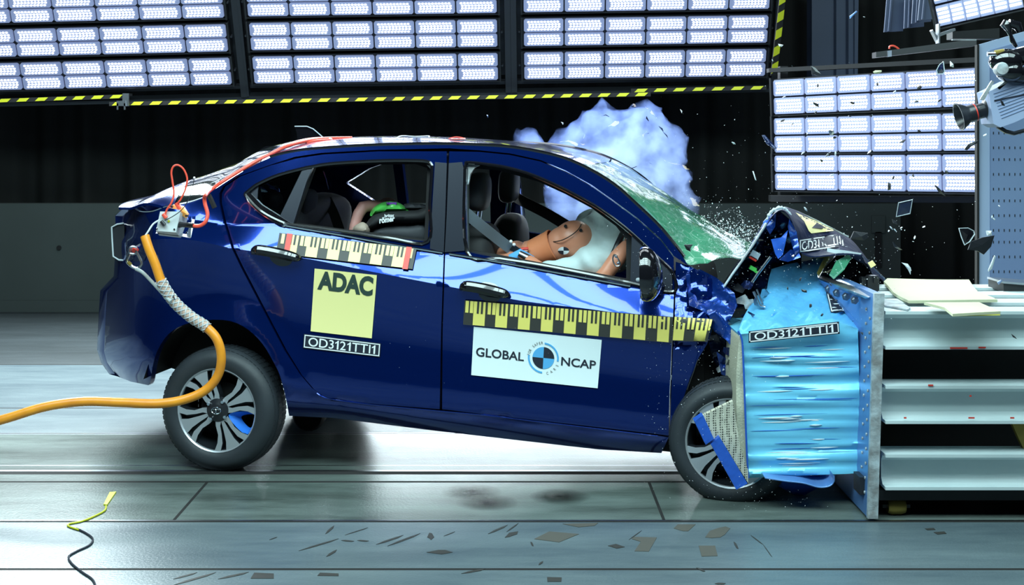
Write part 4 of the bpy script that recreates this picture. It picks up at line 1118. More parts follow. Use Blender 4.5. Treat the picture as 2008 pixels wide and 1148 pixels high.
# crumpled metal between wing and barrier
rnd = random.Random(11)
ci = 0
for (x, y, s_, m_) in ((1455, 590, 17, 'plate_edge'), (1470, 600, 20, 'shard_light'), (1486, 592, 16, 'steel'), (1462, 618, 16, 'navy_crushed'), (1440, 630, 18, 'navy_crushed'), (1474, 622, 15, 'steel'), (1450, 566, 14, 'frame_grey'), (1430, 690, 14, 'navy_crushed'), (1440, 655, 12, 'steel'), (1412, 726, 12, 'shard_light'), (1434, 712, 10, 'steel'), (1442, 748, 11, 'plate_edge'), (1500, 575, 12, 'steel'), (1465, 560, 12, 'navy_crushed'), (1436, 602, 12, 'paint_crushed')):
    k = rnd.randint(4, 6); poly = []
    for i in range(k):
        a = 2*math.pi*i/k+rnd.uniform(-.4, .4); poly.append((x+s_*rnd.uniform(.5, 1.2)*math.cos(a), y+s_*rnd.uniform(.4, 1)*math.sin(a)))
    Yq = rnd.uniform(5.88, 6.0)
    patch('metal_scrap', poly, (lambda yy, sl: (lambda px, py: yy+sl*(px-x)))(Yq, rnd.uniform(-.006, .006)), m_, car, amp=.02, freq=18, seed=ci, step=5); ci += 1
b = MB(); b.tube([P(x, y, 5.9) for x, y in [(1478, 572), (1490, 600), (1500, 603)]], .006); b.tube([P(x, y, 5.9) for x, y in [(1484, 568), (1496, 598)]], .004); b.build('metal_rod', 'steel', car)
b = MB(); b.tube([P(x, y, 5.86) for x, y in [(1368, 706), (1360, 730), (1347, 765)]], .002, n=5); b.build('loose_wire', 'frame_grey', car)

# ================================================================== interior
def seat(u_px, w, back, head, m1='interior_dark'):
    pass
def blob(name, c, r, m, parent, rot=0, lean=0):
    b = MB(); M = Matrix.Rotation(-PSI+rot, 3, 'Z') @ Matrix.Rotation(lean, 3, 'Y'); b.ball(c, r, 24, 16, 0, M)
    # squarish cushion
    Mi = M.inverted()
    for i, v in enumerate(b.v):
        d = Mi @ (v-c); 
        q = Vector([math.copysign(abs(d[k]/r[k])**.62, d[k])*r[k]*.92 for k in range(3)]); b.v[i] = c+M @ q
    return b.build(name, m, parent)
for w, lab in ((.43, 'near'), (1.22, 'far')):
    s_ = bpy.data.objects.new('front_seat', None); col.objects.link(s_); s_.parent = car
    hz = carP(940, 376, .43); u, _, z = uwz(hz)
    blob('headrest', loc(u, w, z), (.052, .125, .098), 'interior_grey', s_, lean=.05)
    b = MB()
    for dw in (-.05, .05): b.tube([loc(u, w+dw, z-.09), loc(u-.01, w+dw, z-.17)], .006, n=8)
    b.build('headrest_post', 'chrome', s_)
    blob('seat_back', loc(u-.01, w, z-.42), (.10, .24, .30), 'interior_dark', s_, lean=.10)
    blob('seat_cushion', loc(u+.22, w, z-.70), (.28, .25, .08), 'interior_dark', s_)
    for o_ in (s_,): o_.location = (0, 0, 0)
# fix local offsets of seat empties: children were made relative to the car already
b = MB()
rb = bpy.data.objects.new('rear_seat', None); col.objects.link(rb); rb.parent = car
for px, w in ((531, 1.15), (598, .55)):
    blob('headrest', carP(px, 402 if px > 550 else 405, w), (.04, .13, .085), 'interior_grey', rb, lean=.2)
blob('seat_back', carP(600, 470, .84), (.10, .62, .26), 'interior_grey', rb, lean=.3)
blob('seat_cushion', carP(690, 540, .84), (.28, .62, .09), 'interior_dark', rb)
# parcel shelf and far trim
b = MB(); ubox(-.10, .25, .2, 1.48, .84, .86, tilt=0); b.build('parcel_shelf', 'interior_dark', car, smooth=False)
# dashboard, steering wheel
b = MB(); b.tube([loc(2.02, .2, .80), loc(2.05, .84, .84), loc(2.02, 1.5, .80)], [.13, .15, .13], n=16); b.build('dashboard', 'interior_dark', car)
b = MB(); c_ = carP(1205, 505, .43); ax_ = (Vector((CP, -SP, 0))*.92+Vector((0, 0, -.38))).normalized(); e1 = ax_.orthogonal().normalized(); e2 = ax_.cross(e1)
b.tube([c_+e1*.17*math.cos(a)+e2*.17*math.sin(a) for a in [2*math.pi*i/32 for i in range(32)]], .014, n=8, close=True); b.tube([c_+e1*.16, c_-e1*.16], .012); b.tube([c_, c_+ax_*.2], .03); b.build('steering_wheel', 'satin_black', car)
# belts
def ribbon(name, pts, wd, m, parent, side=(0, 1, 0), th=.003):
    b = MB(); pts = [Vector(p) for p in pts]; s = Vector(side).normalized()*wd/2; n = len(pts); vs = []
    for i, p in enumerate(pts):
        t = (pts[min(i+1, n-1)]-pts[max(i-1, 0)]).normalized(); nn = t.cross(s).normalized()*th; vs += [p-s-nn, p+s-nn, p+s+nn, p-s+nn]
    fs = [[i*4+k, i*4+(k+1) % 4, i*4+4+(k+1) % 4, i*4+4+k] for i in range(n-1) for k in range(4)]
    b.add(vs, fs); return b.build(name, m, parent, ang=30)
cs = lambda *a: [Vector(p) for p in crv([tuple(carP(x, y, w)) for x, y, w in a], 5)]
ribbon('seat_belt', cs((914, 418, .14), (940, 440, .2), (975, 468, .30), (1003, 490, .36), (1025, 512, .42)), .050, 'belt_grey', car, side=(-.55, .1, -.8))
ribbon('seat_belt', cs((985, 368, 1.45), (1020, 392, 1.3), (1070, 418, 1.15), (1115, 445, 1.0)), .055, 'matte_black', car, side=(-.5, .1, -.9))
ribbon('seat_belt', cs((640, 388, .9), (655, 420, .8), (672, 470, .6)), .05, 'satin_black', car, side=(1, .1, 0))
b = MB()
for x, y in ((1002, 474), (1008, 480)): b.ball(carP(x, y, .32), .008, 12, 8)
b.build('belt_marker', 'white', car)
b = MB(); b.box(carP(1012, 490, .36), (.05, .02, .03), M=Matrix.Rotation(.6, 3, 'Y')); b.tube([carP(1003, 487, .37), carP(1025, 492, .37)], .010); b.build('belt_buckle', 'satin_black', car)
# far pillar bright seams
b = MB()
for pts in ([(1005, 340), (1012, 400), (1020, 470), (1026, 505)], [(1019, 348), (1026, 400), (1034, 470)]): b.tube([carP(x, y, 1.56) for x, y in crv(pts, 4)], .004, n=6)
b.build('pillar_seam', 'chrome', car); b = MB()
for pts in ([(634, 335), (640, 352), (644, 372)],): b.tube([carP(x, y, 1.50) for x, y in pts], .003, n=6)
b.build('pillar_seam', 'chrome', car)
# airbag cushion
def remesh(name, mb, m, parent, voxel=.012, smooth=6):
    o = mb.build(name, m, None, base='local')
    md = o.modifiers.new('r', 'REMESH'); md.mode = 'VOXEL'; md.voxel_size = voxel; ms = o.modifiers.new('s', 'SMOOTH'); ms.iterations = smooth; ms.factor = .5
    me = bpy.data.meshes.new_from_object(o.evaluated_get(bpy.context.evaluated_depsgraph_get())); bpy.data.objects.remove(o)
    v = [x.co.copy() for x in me.vertices]; f = [list(p.vertices) for p in me.polygons]; bpy.data.meshes.remove(me)
    return v, f
b = MB()
for x, y, w, r in ((1185, 470, .50, .15), (1205, 440, .62, .13), (1165, 515, .34, .10), (1120, 532, .30, .072), (1205, 500, .36, .10), (1165, 445, .70, .10), (1080, 536, .30, .06)):
    b.ball(carP(x, y, w), (r, r, r*.85), 20, 14)
v, f = remesh('airbag', b, 'airbag', car, .012, 10)
nv = []
for p in v:
    d = noise.noise(Vector((p.x*6, p.y*6, p.z*10)))*.024+abs(noise.noise(Vector((p.x*11+p.z*8, p.y*4, p.z*5))))*.045; nv.append(p+Vector((-.3, -.9, .3))*d)
tag(obj('airbag', nv, f, 'airbag', car, ang=60), 'pale cloth airbag swelling from the steering wheel')

# ================================================================== driver dummy
DUM = thing('crash_test_dummy', 'tan crash test dummy slumped onto the pale airbag in the driver\'s seat', 'dummy', carP(1000, 560, .40))
D = lambda x, y, w: carP(x, y, w)
b = MB()
b.ball(D(1126, 473, .40), (.098, .09, .096), 30, 20); b.ball(D(1105, 480, .40), (.085, .078, .085), 24, 16)      # skull
b.tube([D(1092, 486, .40), D(1060, 492, .42), D(1035, 500, .43)], [.066, .060, .066], n=18)                      # neck
b.tube([D(1040, 500, .43), D(1010, 535, .45), D(975, 575, .45)], [.10, .15, .15], n=20)                           # torso
for w in (.36, .54): b.tube([D(980, 585, w), D(1070, 580, w), D(1150, 590, w)], [.09, .075, .06], n=16); b.tube([D(1150, 590, w), D(1200, 660, w)], [.06, .05], n=14)
b.tube([D(1030, 520, .30), D(1090, 556, .24), D(1165, 563, .22)], [.055, .048, .044], n=14)                       # near upper arm
b.tube([D(1165, 563, .22), D(1190, 535, .22), D(1212, 505, .24), D(1232, 478, .27)], [.040, .036, .040, .028], n=14)  # forearm
b.tube([D(1040, 520, .62), D(1130, 510, .70), D(1210, 500, .70)], [.05, .045, .035], n=12)
v, f = remesh('body', b, 'skin', DUM, .009, 4)
obj('body', v, f, 'skin', DUM, ang=80)
# hand: palm, four fingers and a thumb closing on the wheel rim
def hand(at, dirv, side, up, s=1.0):
    b = MB(); d = Vector(dirv).normalized(); sd = Vector(side).normalized(); n_ = Vector(up).normalized(); at = Vector(at)
    b.tube([at, at+d*.05*s, at+d*.085*s], [.026, .032, .028], n=12)
    for k in range(4):
        o = at+d*.080*s+sd*(.021*(1.5-k))*s; L = (.070, .078, .074, .058)[k]*s
        b.tube([o, o+d*L*.4, o+d*L*.62-n_*L*.35, o+d*L*.5-n_*L*.7], [.009, .0088, .008, .007], n=8)
    o = at+d*.025*s+sd*.028*s; b.tube([o, o+d*.025*s+sd*.018*s, o+d*.05*s+sd*.016*s-n_*.02*s], [.011, .010, .008], n=8)
    return b
hb = hand(D(1232, 478, .27), (.5, .25, .35), (0, 1, 0), (-.4, -.2, .8)); v, f = remesh('hand', hb, 'skin', DUM, .005, 2); obj('hand', v, f, 'skin', DUM, ang=80)
# neck skin cuff, seam, screws, target, arm joint
b = MB(); b.lathe([(.060, -.055), (.066, -.05), (.074, .03), (.079, .055), (.074, .058), (.068, .03), (.058, -.05)], D(1066, 490, .41), D(1100, 474, .40)-D(1050, 494, .42), n=32); b.build('neck_cuff', 'skin_orange', DUM)
hc = D(1122, 474, .40)
sm_ = crv([(1080, 475, 0), (1100, 472, 0), (1120, 462, 0), (1134, 450, 0), (1140, 440, 0)], 5)
def onhead(x, y, o=.002):
    # project onto the skull mesh sphere along the view ray
    p = P(x, y, hc.y); dx = p-hc; r2 = .1**2-dx.x**2-dx.z**2
    return P(x, y, hc.y-(math.sqrt(r2) if r2 > 0 else .01)-o)
b = MB(); b.tube([onhead(x, y) for x, y, _ in sm_], .0022, n=6); b.build('skull_seam', 'frame_dark', DUM)
b = MB()
for x, y in ((1109, 444), (1139, 452)): b.lathe([(0, 0), (.007, 0), (.008, .004)], onhead(x, y, .004), (0, 1, 0), n=12)
b.build('skull_screw', 'frame_dark', DUM)
b = MB()
def disc(a0, a1, mi):
    pts = [onhead(1105+11*math.cos(a), 492+7.5*math.sin(a), .006) for a in [a0+(a1-a0)*i/8 for i in range(9)]]
    b.add([onhead(1105, 492, .007)]+pts, [(0, k+2, k+1) for k in range(8)], mi)
disc(0, math.pi/2, 1); disc(math.pi/2, math.pi, 0); disc(math.pi, 1.5*math.pi, 1); disc(1.5*math.pi, 2*math.pi, 0)
b.build('head_target', ['ink', 'white'], DUM, smooth=False)
b = MB(); b.tube([D(x, y, .155) for x, y in crv([(1202, 505), (1206, 500), (1214, 512), (1216, 520), (1208, 522), (1203, 514)], 4, True)], .0035, n=6, close=True); b.ball(D(1208, 503, .158), .007, 10, 8); b.ball(D(1212, 516, .158), .007, 10, 8); b.build('elbow_joint', 'steel', DUM)
# shorts/shirt edge at the waist
b = MB(); b.tube([D(1000, 508, .33), D(1020, 500, .34), D(1040, 512, .33), D(1050, 525, .33)], [.02, .03, .028, .02], n=12); b.build('blue_collar', 'blue_cloth', DUM)
b = MB(); b.tube([D(1012, 497, .33), D(1026, 488, .34), D(1036, 488, .34)], .007, n=8); b.build('red_trim', 'red', DUM)
b = MB(); b.tube([D(1018, 498, .31), D(1045, 512, .31)], [.016, .020], n=12); b.build('neck_bracket', 'steel', DUM)

# ================================================================== child seat and child dummy
CS = thing('infant_carrier', 'black child seat with a lime green shade, tipped over in the rear window', 'child seat', carP(770, 520, .42))
wq = .34
def cpatch(name, poly, wn, wfar, m, parent, round_=True, step=6):
    """cushion-like solid between two widths with rounded near face"""
    V, Fs = tri2d(poly, step=step); A = np.array(resample(poly, step))
    def dist(x, y): return float(np.sqrt(((A-np.array((x, y)))**2).sum(1)).min())
    mx = max(dist(*v) for v in V)
    f = lambda x, y: carP(x, y, wn-.05*math.sqrt(max(0, 1-(1-min(1, dist(x, y)/mx))**2)))
    vs, fs = plate(V, Fs, f, lambda x, y: carP(x, y, wfar)); return obj(name, vs, fs, m, parent, ang=50)
cpatch('shade', crv([(726, 424), (730, 410), (745, 399), (765, 395), (785, 399), (798, 410), (800, 416), (770, 417), (742, 420)], 3, True), wq+.03, .62, 'green', CS)
cpatch('shade_button', [(757, 397), (778, 397), (777, 402), (758, 402)], wq-.012, .40, 'purple', CS)
cpatch('shell', crv([(716, 444), (730, 424), (755, 416), (790, 414), (820, 412), (842, 404), (842, 432), (815, 438), (780, 438), (750, 441), (726, 452)], 3, True), wq-.01, .50, 'interior_dark', CS)
cpatch('backrest', crv([(790, 412), (793, 400), (815, 399), (840, 403), (841, 414), (815, 413)], 2, True), wq+.06, .55, 'interior_grey', CS)
cpatch('base', crv([(722, 458), (735, 446), (760, 440), (800, 440), (835, 436), (838, 480), (780, 474), (725, 466)], 2, True), wq+.02, .60, 'interior_grey', CS)
fl = lambda x, y: carP(x, y, wq-.066)
vs, fs = letter('britax', [(754, 420), (773, 419), (773, 426), (754, 427)], .03, fl); o_ = obj('lettering', vs, fs, 'white', CS, smooth=False)
vs, fs = letter('römer', [(744, 427), (774, 424), (774, 434), (744, 439)], .04, fl); obj('lettering', vs, fs, 'white', CS, smooth=False)
CD = thing('child_dummy', 'small child dummy with a pinkish bent arm and beige foot in the child seat', 'dummy', carP(705, 470, .40))
b = MB(); b.tube([carP(750, 405, .46), carP(725, 404, .42), carP(712, 406, .40), carP(703, 420, .38), carP(694, 444, .36), carP(690, 462, .36)], [.030, .028, .030, .028, .022, .020], n=14); b.tube([carP(750, 405, .46), carP(790, 440, .5)], [.05, .07], n=14); b.ball(carP(760, 412, .5), .06)
v, f = remesh('body', b, 'skin_pink', CD, .007, 3); obj('body', v, f, 'skin_pink', CD, ang=80)
cpatch('foot_cover', crv([(691, 448), (704, 438), (713, 436), (723, 444), (725, 455), (716, 463), (700, 460)], 2, True), .30, .40, 'beige', CD)
# ================================================================== deformable barrier and trolley
BX = 1.421
bar = thing('crash_barrier', 'light blue crumpled honeycomb block on an upright steel plate, rammed by the car', 'barrier', (1.4, 6.0, 0))
Yn = 5.70
def nY(x, y):
    p = P(x, y, Yn)
    a = .011*math.sin(p.z*88+1.5*noise.noise(Vector((p.x*1.5, p.z*9, 0)))*3)
    bq = .016*noise.noise(Vector((p.x*1.2, p.z*26, 3)))+.008*noise.noise(Vector((p.x*3, p.z*60, 9)))
    return Yn+a*.35+bq
blk = [(1450, 656), (1500, 651), (1560, 645), (1646, 633), (1682, 645), (1684, 700), (1686, 800), (1689, 928), (1660, 930), (1600, 932), (1530, 935), (1467, 938), (1464, 880), (1460, 800), (1457, 730)]
V, Fs = tri2d(blk, step=6)
f = lambda x, y: P(x, y, nY(x, y))
def bk(x, y): p = f(x, y); return Vector((p.x, 6.7, p.z))
vs, fs = plate(V, Fs, f, bk); hb_ = obj('honeycomb_block', vs, fs, 'barrier_blue', bar, ang=60)
rnd = random.Random(21)
b = MB()
for k in range(24):
    y = rnd.choice((680, 690, 700, 722, 742, 760, 786, 800, 815, 842, 858, 868, 886, 905))+rnd.uniform(-4, 4); x0 = rnd.uniform(1462, 1600); x1 = min(1682, x0+rnd.uniform(40, 150)); sl_ = rnd.uniform(-.04, .0)
    pts = [P(x, y+sl_*(x-x0), nY(x, y+sl_*(x-x0))-.001) for x in np.linspace(x0, x1, 9)]
    b.tube(pts, [.0002, .0008, .0013, .0015, .0016, .0013, .001, .0006, .0002], n=4)
b.build('fold_creases', 'barrier_dark', hb_)
b = MB()
for k in range(26):
    y = rnd.uniform(672, 925); x0 = rnd.uniform(1465, 1620); x1 = min(1682, x0+rnd.uniform(20, 90))
    pts = [P(x, y-.03*(x-x0), nY(x, y-.03*(x-x0))-.001) for x in np.linspace(x0, x1, 7)]
    b.tube(pts, [.0003, .0016, .0028, .0034, .0028, .0016, .0003], n=4)
b.build('scuff_streak', 'label_white', hb_)
number_plate([(1468, 650), (1645, 631), (1647, 655), (1468, 673)], parent=hb_, mapf=lambda x, y, o: P(x, y, Yn-.03-o), text='OD3121TTI1', label='curved black strip with the white test number')
patch('honeycomb_edge', crv([(1450, 662), (1454, 668), (1457, 700), (1460, 780), (1463, 860), (1468, 925), (1466, 936), (1454, 915), (1446, 880), (1444, 800), (1444, 730)], 2, True), lambda x, y: 5.69, 'honey_side', bar, amp=.004, freq=10, th=.3)
b = MB(); b.tube([P(x, y, 5.68) for x, y in crv([(1447, 650), (1455, 668), (1458, 720), (1461, 800), (1465, 900), (1468, 938)], 4)], .004, n=6); b.build('block_seam', 'barrier_dark', bar)
sheet_poly = [(1452, 657), (1449, 643), (1458, 622), (1470, 600), (1486, 585), (1504, 566), (1508, 545), (1513, 528), (1545, 518), (1590, 510), (1602, 500), (1615, 497), (1624, 503), (1618, 518), (1606, 530), (1603, 543), (1614, 556), (1632, 572), (1645, 590), (1668, 612), (1684, 640), (1683, 652), (1646, 632), (1600, 640), (1500, 652)]
def shY(x, y): return Yn+(655-y)*.0042+.05*noise.noise(Vector((x*.022, y*.03, 2)))+.035*abs(noise.noise(Vector((x*.05+y*.05, y*.02, 7))))
V, Fs = tri2d(sheet_poly, step=6); vs, fs = plate(V, Fs, lambda x, y: P(x, y, shY(x, y)), lambda x, y: P(x, y, shY(x, y)+.01))
sh = tag(obj('folded_cladding', vs, fs, 'barrier_sheet', bar, ang=60), 'sky blue cladding sheet folded over the top of the block')
patch('yellow_tape', [(1592, 507), (1606, 497), (1625, 498), (1627, 508), (1616, 524), (1606, 543), (1602, 536), (1610, 518), (1616, 507), (1600, 506)], lambda x, y: shY(x, y)-.02, 'yellow', sh, amp=.0)
number_plate([(1622, 571), (1648, 600), (1658, 612), (1630, 612)], parent=sh, mapf=lambda x, y, o: P(x, y, shY(x, y)-.02-o), text='3121', flip=True, label='twisted end of a dark number strip') if False else None
vq = [(1646, 573), (1657, 611), (1629, 613), (1620, 573)]
number_plate(vq, parent=sh, mapf=lambda x, y, o: P(x, y, shY(x, y)-.012-o), text='3TTI1', label='short upright number strip beside the bolted plate')
# bolted top flange and plates
b = MB()
b.prism([P(1604, 545, 6.15), P(1613, 541, 6.2), P(1716, 577, 5.62), P(1703, 584, 5.56)], (0, .05, -.01)); b.build('top_flange', 'steel', bar, smooth=False)
b = MB(); q = [P(1606, 549, 6.1), P(1701, 585, 5.66), P(1701, 650, 5.66), P(1684, 648, 5.75), P(1640, 590, 5.95), P(1616, 562, 6.08)]
b.prism(q, (0, .02, 0)); b.build('bolted_plate', 'plate_blue', bar, smooth=False)
for i, (x, y) in enumerate(((1625, 567), (1641, 575), (1659, 582), (1676, 589))):
    b = MB(); b.lathe([(0, -.012), (.008, -.012), (.011, 0), (.018, 0), (.018, .006)], P(x, y, 6.02-.1*i), (0, 1, 0), n=6); b.build('bolt', 'steel', bar, smooth=False)
b = MB()
sx = -.012
def pb(x0, x1, y0, y1, z0, z1, mi):
    vs = [Vector((x+(sx*(1-z/.9) if True else 0)*2.2, y, z)) for x in (x0, x1) for y in (y0, y1) for z in (z0, z1)]
    b.add(vs, [(0, 1, 3, 2), (4, 6, 7, 5), (0, 4, 5, 1), (2, 3, 7, 6), (0, 2, 6, 4), (1, 5, 7, 3)], mi)
z1_ = P(0, 577, 5.52).z
pb(BX+.008, BX+.044, 5.52, 6.85, .012, z1_, 0)
b.build('end_plate', ['plate_blue'], bar, smooth=False)
# rough light near edge of the plate
b = MB(); pb(BX+.006, BX+.046, 5.50, 5.522, .010, z1_+.004, 0); b.build('plate_edge', 'plate_edge', bar, smooth=False)
b = MB()
rnd = random.Random(3)
for k in range(26):
    z = .1+.75*k/26; b.lathe([(0, -.004), (.006, -.004), (.007, 0)], (BX+.007+sx*2.2*(1-z/.9), 5.56+.06*(k % 2), z), (1, 0, 0), n=6)
b.build('rivets', 'plate_edge', bar, smooth=False)
# perforated strip behind the block
b = MB(); b.prism([P(1672, 630, 5.8), P(1700, 618, 5.8), P(1700, 930, 5.8), P(1688, 930, 5.8)], (0, .3, 0)); b.build('dark_gap_plate', 'frame_dark', bar, smooth=False)
# torn lower bumper element
hm = bpy.data.materials.new('honeycomb_cells'); hm.use_nodes = True; nt = hm.node_tree; bb = nt.nodes['Principled BSDF']; bb.inputs['Roughness'].default_value = .7
tc = nt.nodes.new('ShaderNodeTexCoord'); vo = nt.nodes.new('ShaderNodeTexVoronoi'); vo.inputs['Scale'].default_value = 105; vo.inputs['Randomness'].default_value = .12
rr_ = nt.nodes.new('ShaderNodeValToRGB'); rr_.color_ramp.elements[0].color = (.05, .05, .04, 1); rr_.color_ramp.elements[1].color = (.62, .60, .48, 1); rr_.color_ramp.elements[0].position = .30; rr_.color_ramp.elements[1].position = .45
nt.links.new(tc.outputs['Object'], vo.inputs['Vector']); nt.links.new(vo.outputs['Distance'], rr_.inputs[0]); nt.links.new(rr_.outputs[0], bb.inputs['Base Color']); MATS['honeycomb_cells'] = hm
for k, (sl, hc_) in enumerate((([(1362, 827), (1379, 815), (1400, 861), (1384, 873)], [(1379, 815), (1437, 787), (1446, 842), (1400, 861)]),
                               ([(1394, 872), (1411, 857), (1466, 949), (1444, 961)], [(1411, 857), (1446, 842), (1452, 880), (1467, 922), (1467, 948)]))):
    patch('torn_element', hc_, lambda x, y: 5.60+(x-1380)*.0008, 'honeycomb_cells', bar, amp=.004, th=.03, step=8)
    V, Fs = tri2d(sl, step=5)
    A_ = np.array(sl[0]); B_ = np.array(sl[3]); dr = (B_-A_)/np.linalg.norm(B_-A_)
    g = lambda x, y: P(x, y, 5.585+.0015*math.sin(((x-A_[0])*dr[0]+(y-A_[1])*dr[1])*.9))
    vs, fs = plate(V, Fs, g, lambda x, y: g(x, y)+Vector((0, .06, 0))); obj('torn_element_face', vs, fs, 'barrier_dark', bar, ang=60)
# curled sheets under the block
patch('lower_sheet', [(1500, 937), (1640, 933), (1612, 953), (1568, 977), (1540, 962)], lambda x, y: 5.75+(y-935)*.004, 'barrier_dark', bar, amp=.005, th=.005)
b = MB(); pts = crv([(1500, 938), (1540, 944), (1575, 948), (1605, 956), (1626, 954), (1635, 945), (1635, 933)], 5)
vs = [P(x, y, 5.62) for x, y in pts]+[P(x, y, 5.62)+Vector((0, .18, .012)) for x, y in pts]; n = len(pts); b.add(vs, [(i, i+1, i+1+n, i+n) for i in range(n-1)]); b.tube([P(x, y, 5.615) for x, y in pts], .003, n=6)
b.build('lower_lip', 'plate_blue', bar)
b = MB(); b.box((BX-.02, 5.62, P(0, 960, 5.6).z+.02), (.03, .1, .07)); b.build('foot_bracket', 'frame_grey', bar, smooth=False)

# trolley of white steel beams
tro = thing('barrier_trolley', 'white steel beam trolley carrying the blue barrier, rusty wheel below', 'trolley', (1.9, 6.2, 0))
def ibeam(zt, zb, Y, name='beam', x0=BX+.05, x1=2.9, wd=.15, tf=.012):
    b = MB(); m = (x0+x1)/2; L = x1-x0
    b.box((m, Y+wd/2, zt-tf/2), (L, wd, tf)); b.box((m, Y+wd/2, zb+tf/2), (L, wd, tf)); b.box((m, Y+wd/2, (zt+zb)/2), (L, .012, zt-zb-tf))
    for z, s in ((zt-tf, -1), (zb+tf, 1)):
        b.prism([(x0, Y+wd/2-.006, z), (x0, Y+wd/2-.03, z), (x0, Y+wd/2-.006, z+s*.024)][::1], (L, 0, 0))
    return b.build(name, 'beam_white', tro, smooth=False)
Z = lambda py, Y: P(0, py, Y).z
for a, c in ((611, 686), (757, 832), (892, 962)): ibeam(Z(a, 5.5), Z(c, 5.5), 5.5)
for Y in (5.78, 6.06, 6.34): ibeam(Z(611, 5.5), Z(686, 5.5), Y)
b = MB(); b.box((2.2, 5.95, .31), (1.4, .03, .60)); b.build('added_dark_sheet', 'matte_black', tro, smooth=False)  # added black sheet, its colour gives the darkness between the beams
for x, w in ((1.50, .05),):
    b = MB(); b.box((x, 6.2, .45), (w, .9, .72)); b.build('post', 'frame_dark', tro, smooth=False)
b = MB(); b.prism([P(1985, 832, 5.6), P(2010, 832, 5.6), P(2040, 892, 5.6), P(2012, 892, 5.6)], (0, .03, 0)); b.build('brace', 'brass', tro, smooth=False)
b = MB(); b.lathe([(0, -.035), (.028, -.035), (.034, -.02), (.034, .02), (.028, .035), (0, .035)], (P(1757, 1000, 5.6).x, 5.6, .035), (1, 0, 0), n=24); b.build('roller', 'brass', tro)
b = MB(); b.box((P(1757, 1000, 5.6).x, 5.6, .035), (.11, .014, .014)); b.box((2.2, 5.95, .09), (1.5, .8, .04)); b.build('roller_axle', 'frame_dark', tro, smooth=False)
rnd = random.Random(8)
for k, (x, y, sx_, m_) in enumerate(((1880, 683, 34, 'red'), (1926, 682, 14, 'red'), (1825, 756, 10, 'red'), (1775, 820, 5, 'red'), (1905, 820, 12, 'red'), (1985, 820, 8, 'red'), (1903, 777, 4, 'red'))):
    b = MB(); p = P(x, y, 5.497); b.box(p, (sx_*2*5.5/F*.5, .002, .006)); o_ = b.build('paint_scrape', m_, tro, smooth=False)
# foam sheets and loose bits on the deck
zt = Z(611, 5.5)
def lying(name, poly, z, th, m, label, cat, wave=0, group=None):
    pts = []
    for x, y in poly:
        Y = (H-z)*F/(y-HY); pts.append((P(x, y, Y).x, Y))
    V, Fs = tri2d([(p[0]*100, p[1]*100) for p in pts], step=5)
    h = lambda x, y: z+wave*(math.sin(x*.09)*math.sin(y*.07+1)+1)/2
    vs, fs = plate(V, Fs, lambda x, y: Vector((x/100, y/100, h(x, y)+th)), lambda x, y: Vector((x/100, y/100, h(x, y))))
    return tag(obj(name, vs, fs, m, ang=40), label, cat, group)
lying('foam_sheet', [(1733, 560), (1740, 553), (1900, 556), (1918, 582), (1956, 596), (1782, 598), (1752, 580)], zt+.004, .012, 'foam', 'large cream foam sheet draped over the white beams', 'foam sheet', .01)
lying('foam_sheet', [(1812, 600), (1920, 598), (1962, 617), (1868, 622), (1852, 610)], zt+.018, .010, 'foam', 'smaller cream foam strip hanging off the front white beam', 'foam sheet', .004)
b = MB(); b.prism([P(1868, 621, 5.47), P(1962, 619, 5.47), P(1960, 615, 5.47), P(1868, 616, 5.47)], (0, .004, 0)); b.build('foam_edge', 'foam_edge', bpy.data.objects['foam_sheet.001'], smooth=False)
lying('steel_gusset', [(1734, 590), (1760, 592), (1785, 606), (1780, 610), (1734, 602)], zt+.002, .006, 'plate_edge', 'thin steel bracket plate on the beam next to the upright plate', 'bracket')
b = MB(); b.prism([P(1968, 553, 6.2), P(2040, 560, 6.2), P(2040, 588, 6.2), P(1990, 582, 6.2), P(1968, 573, 6.2)], (0, .2, 0), 0); b.prism([P(1966, 552, 6.19), P(2040, 558, 6.19), P(2040, 562, 6.19), P(1966, 556, 6.19)], (0, .2, 0), 1)
tag(b.build('dark_steel_box', ['frame_dark', 'steel'], smooth=False), 'dark box with a bright rim on the beams at the right edge', 'box')

# ================================================================== cameras upper right
cm = thing('high_speed_camera', 'pale grey-blue box camera with a black lens pointing left at the crash', 'camera', P(1965, 210, 5.0))
ang_ = math.radians(14); Mx = Matrix.Rotation(-ang_, 3, 'Y'); c0 = P(1985, 205, 5.0)
def ob(px, py, dY=0): return P(px, py, 5.0+dY)
b = MB()
V = [(1939, 180), (1985, 158), (2050, 140), (2065, 205), (1990, 240), (1962, 250), (1948, 243)]
b.prism([ob(*v) for v in V], (0, .13, 0)); b.build('camera_body', 'cam_body', cm, smooth=False)
b = MB()
for k in range(9):
    a = ob(1948+2*k, 184+6*k, -.001); e = ob(2050, 150+6*k, -.001); b.tube([a, e], .0012, n=4)
b.build('cooling_ribs', 'wall_light', cm)
b = MB(); b.prism([ob(1950, 196, -.003), ob(2050, 176, -.003), ob(2050, 178, -.003), ob(1950, 198.5, -.003)], (0, .002, 0)); b.build('body_slot', 'ink', cm, smooth=False)
ax = (ob(1900, 222)-ob(1945, 210)).normalized(); c0 = ob(1945, 212, .065)
b = MB(); b.lathe([(0, 0), (.040, 0), (.040, .02), (.028, .03), (.028, .055), (.032, .06), (.032, .085), (.032, .09), (.042, .105), (.052, .125), (.047, .125), (.034, .10), (0, .10)], c0, ax, n=32); b.build('lens', 'satin_black', cm)
b = MB(); b.lathe([(0, .104), (.030, .104)], c0, ax, n=24); b.build('lens_glass', 'chrome', cm)
b = MB(); b.lathe([(.0325, .062), (.0325, .066)], c0, ax, n=24); b.build('lens_ring', 'red', cm)
